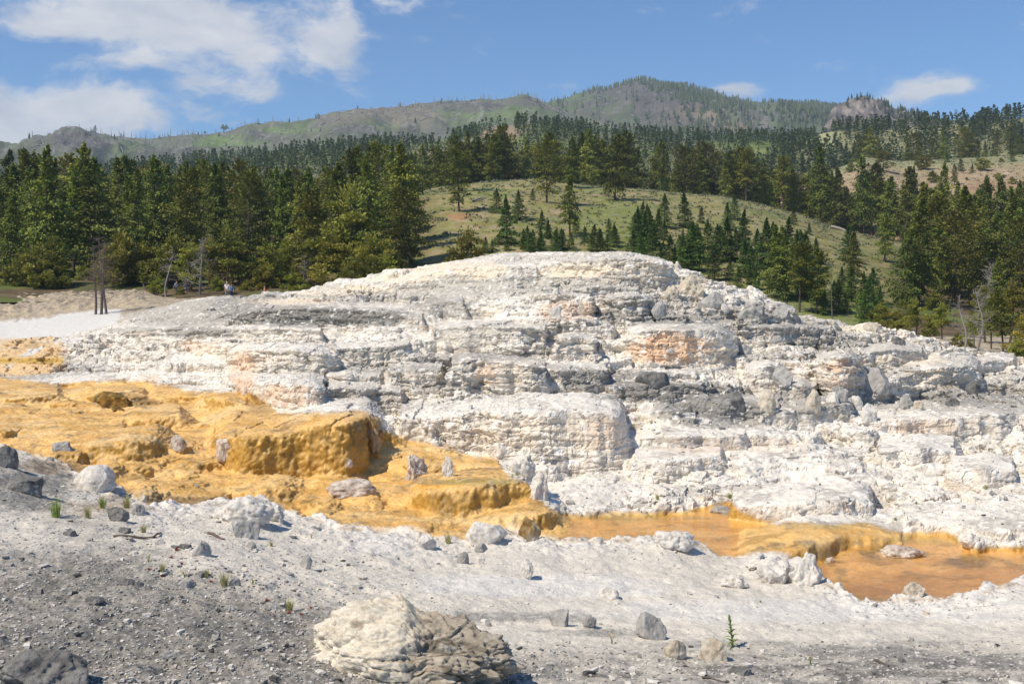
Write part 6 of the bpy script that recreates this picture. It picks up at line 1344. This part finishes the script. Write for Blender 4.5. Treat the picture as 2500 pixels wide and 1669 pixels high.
# ------------------------------------------------------------------ people on the plateau path
def skin(name, pts, edges, rad, mat, parent, root=0):
    me = bpy.data.meshes.new(name); me.from_pydata([Vector(p) for p in pts], edges, []); o = obj(name, me, mat, parent)
    md = o.modifiers.new('skin', 'SKIN'); md.use_smooth_shade = True
    for i, r in enumerate(rad): me.skin_vertices[0].data[i].radius = r if isinstance(r, tuple) else (r, r)
    me.skin_vertices[0].data[root].use_root = True
    sm = o.modifiers.new('sub', 'SUBSURF'); sm.levels = 1; sm.render_levels = 2
    return o
M_SKIN = plain_mat('skin', (.50, .30, .21), .6, .08, 4.)
def person(u, D, H, label, top, bottom, hair, stride=.1, rz=0., cap=None, dress=False, arm=.1, sub=None):
    k = H / 1.72; z = near_z(u, D); r = empty('person', ((u - U0) / F * D, D, z)); r.rotation_euler.z = rz; r.scale = (k, k, k); tag(r, label, 'person')
    s = stride
    P_ = [(0,0,.93),(0,0,1.12),(0,-.01,1.36),(0,0,1.47),(0,-.02,1.57),(0,-.02,1.68),(-.18,0,1.39),(-.25,.05 + arm,1.13),(-.23,-.02 + arm * 2,.88),(-.22,-.03 + arm * 2,.80),(.18,0,1.39),(.25,.05 - arm,1.13),(.23,-.04 - arm * 2,.88),(.22,-.05 - arm * 2,.80),
          (-.095,0,.88),(-.10,-s,.49),(-.10,s * .2 - s,.09),(-.10,-.15 - s * .8,.04),(.095,0,.88),(.10,s * .6,.49),(.10,s * 1.4,.09),(.10,s * 1.3 - .14,.04)]
    E = [(0,1),(1,2),(2,3),(3,4),(4,5),(2,6),(6,7),(7,8),(8,9),(2,10),(10,11),(11,12),(12,13),(0,14),(14,15),(15,16),(16,17),(0,18),(18,19),(19,20),(20,21)]
    R = [(.15,.11),(.13,.10),(.15,.10),.055,.085,.075,.055,.04,.032,.035,.055,.04,.032,.035,.085,.058,.042,.035,.085,.058,.042,.035]
    skin('body', P_, E, R, M_SKIN, r)
    cl = lambda n, c: plain_mat(n, c, .85, .12, 6.)
    skin('shirt', [P_[0], P_[1], P_[2], (0,0,1.44), P_[6], tuple(np.array(P_[6]) * .35 + np.array(P_[7]) * .65), P_[10], tuple(np.array(P_[10]) * .35 + np.array(P_[11]) * .65)], [(0,1),(1,2),(2,3),(2,4),(4,5),(2,6),(6,7)], [(.175,.13),(.155,.12),(.175,.12),.07,.075,.065,.075,.065], cl('shirt_cloth', top), r)
    if dress: skin('skirt', [(0,0,1.0),(0,0,.80),(0,0,.56)], [(0,1),(1,2)], [(.16,.13),(.21,.17),(.25,.20)], cl('skirt_cloth', bottom), r)
    else: skin('trousers', [(0,0,.95),P_[14],P_[15],tuple(np.array(P_[15]) * .4 + np.array(P_[16]) * .6),P_[18],P_[19],tuple(np.array(P_[19]) * .4 + np.array(P_[20]) * .6)], [(0,1),(1,2),(2,3),(0,4),(4,5),(5,6)], [(.165,.125),.105,.08,.07,.105,.08,.07], cl('trouser_cloth', bottom), r)
    skin('hair' if not cap else 'cap', [(0,.02,1.62),(0,.0,1.70),(0,.015,1.735)], [(0,1),(1,2)], [(.088,.075),(.09,.09),(.04,.04)], cl('hair_colour', cap or hair), r)
    return r
person(431,124,1.75,'person in a light blue shirt and dark trousers walking right among the junipers',(.42,.55,.66),(.03,.05,.09),(.05,.03,.02),.16,1.2)
person(453,124,1.68,'person in a patterned grey-blue dress walking behind the blue-shirted one',(.24,.27,.36),(.20,.23,.32),(.06,.035,.02),.12,1.2,dress=True)
person(460,126,1.66,'person in brown-red clothes half hidden behind the one in the dress',(.30,.12,.10),(.22,.13,.10),(.05,.03,.02),.1,1.2)
person(554,112,1.78,'person in a white T-shirt and pale cap seen above the rim of the mound',(.80,.80,.80),(.25,.24,.22),(.05,.03,.02),.05,.2,cap=(.62,.60,.58))
person(565,118,1.6,'person in bright blue behind the one in the white T-shirt',(.05,.25,.55),(.05,.06,.10),(.05,.03,.02),.05,.4)
person(646,116,1.55,'person in a coral red top seen above the rim of the mound',(.75,.17,.17),(.30,.12,.12),(.30,.18,.08),.08,-1.2)

# ------------------------------------------------------------------ haze
def haze():
    b = bmesh.new(); bmesh.ops.create_cube(b, size=1.0); me = bpy.data.meshes.new('haze'); b.to_mesh(me); b.free()
    m = bpy.data.materials.new('thin_air'); m.use_nodes = True; nt = m.node_tree; nt.nodes.clear()
    v = nd(nt, 'ShaderNodeVolumePrincipled'); v.inputs['Color'].default_value = (.70, .85, 1.0, 1); v.inputs['Density'].default_value = HAZE; v.inputs['Anisotropy'].default_value = 0.0
    out = nd(nt, 'ShaderNodeOutputMaterial'); nt.links.new(v.outputs[0], out.inputs['Volume'])
    o = obj('haze', me, m); o.location = (0, 1330, 236); o.scale = (3600, 2860, 492); return tag(o, kind='stuff')
HAZE = .00015
haze()
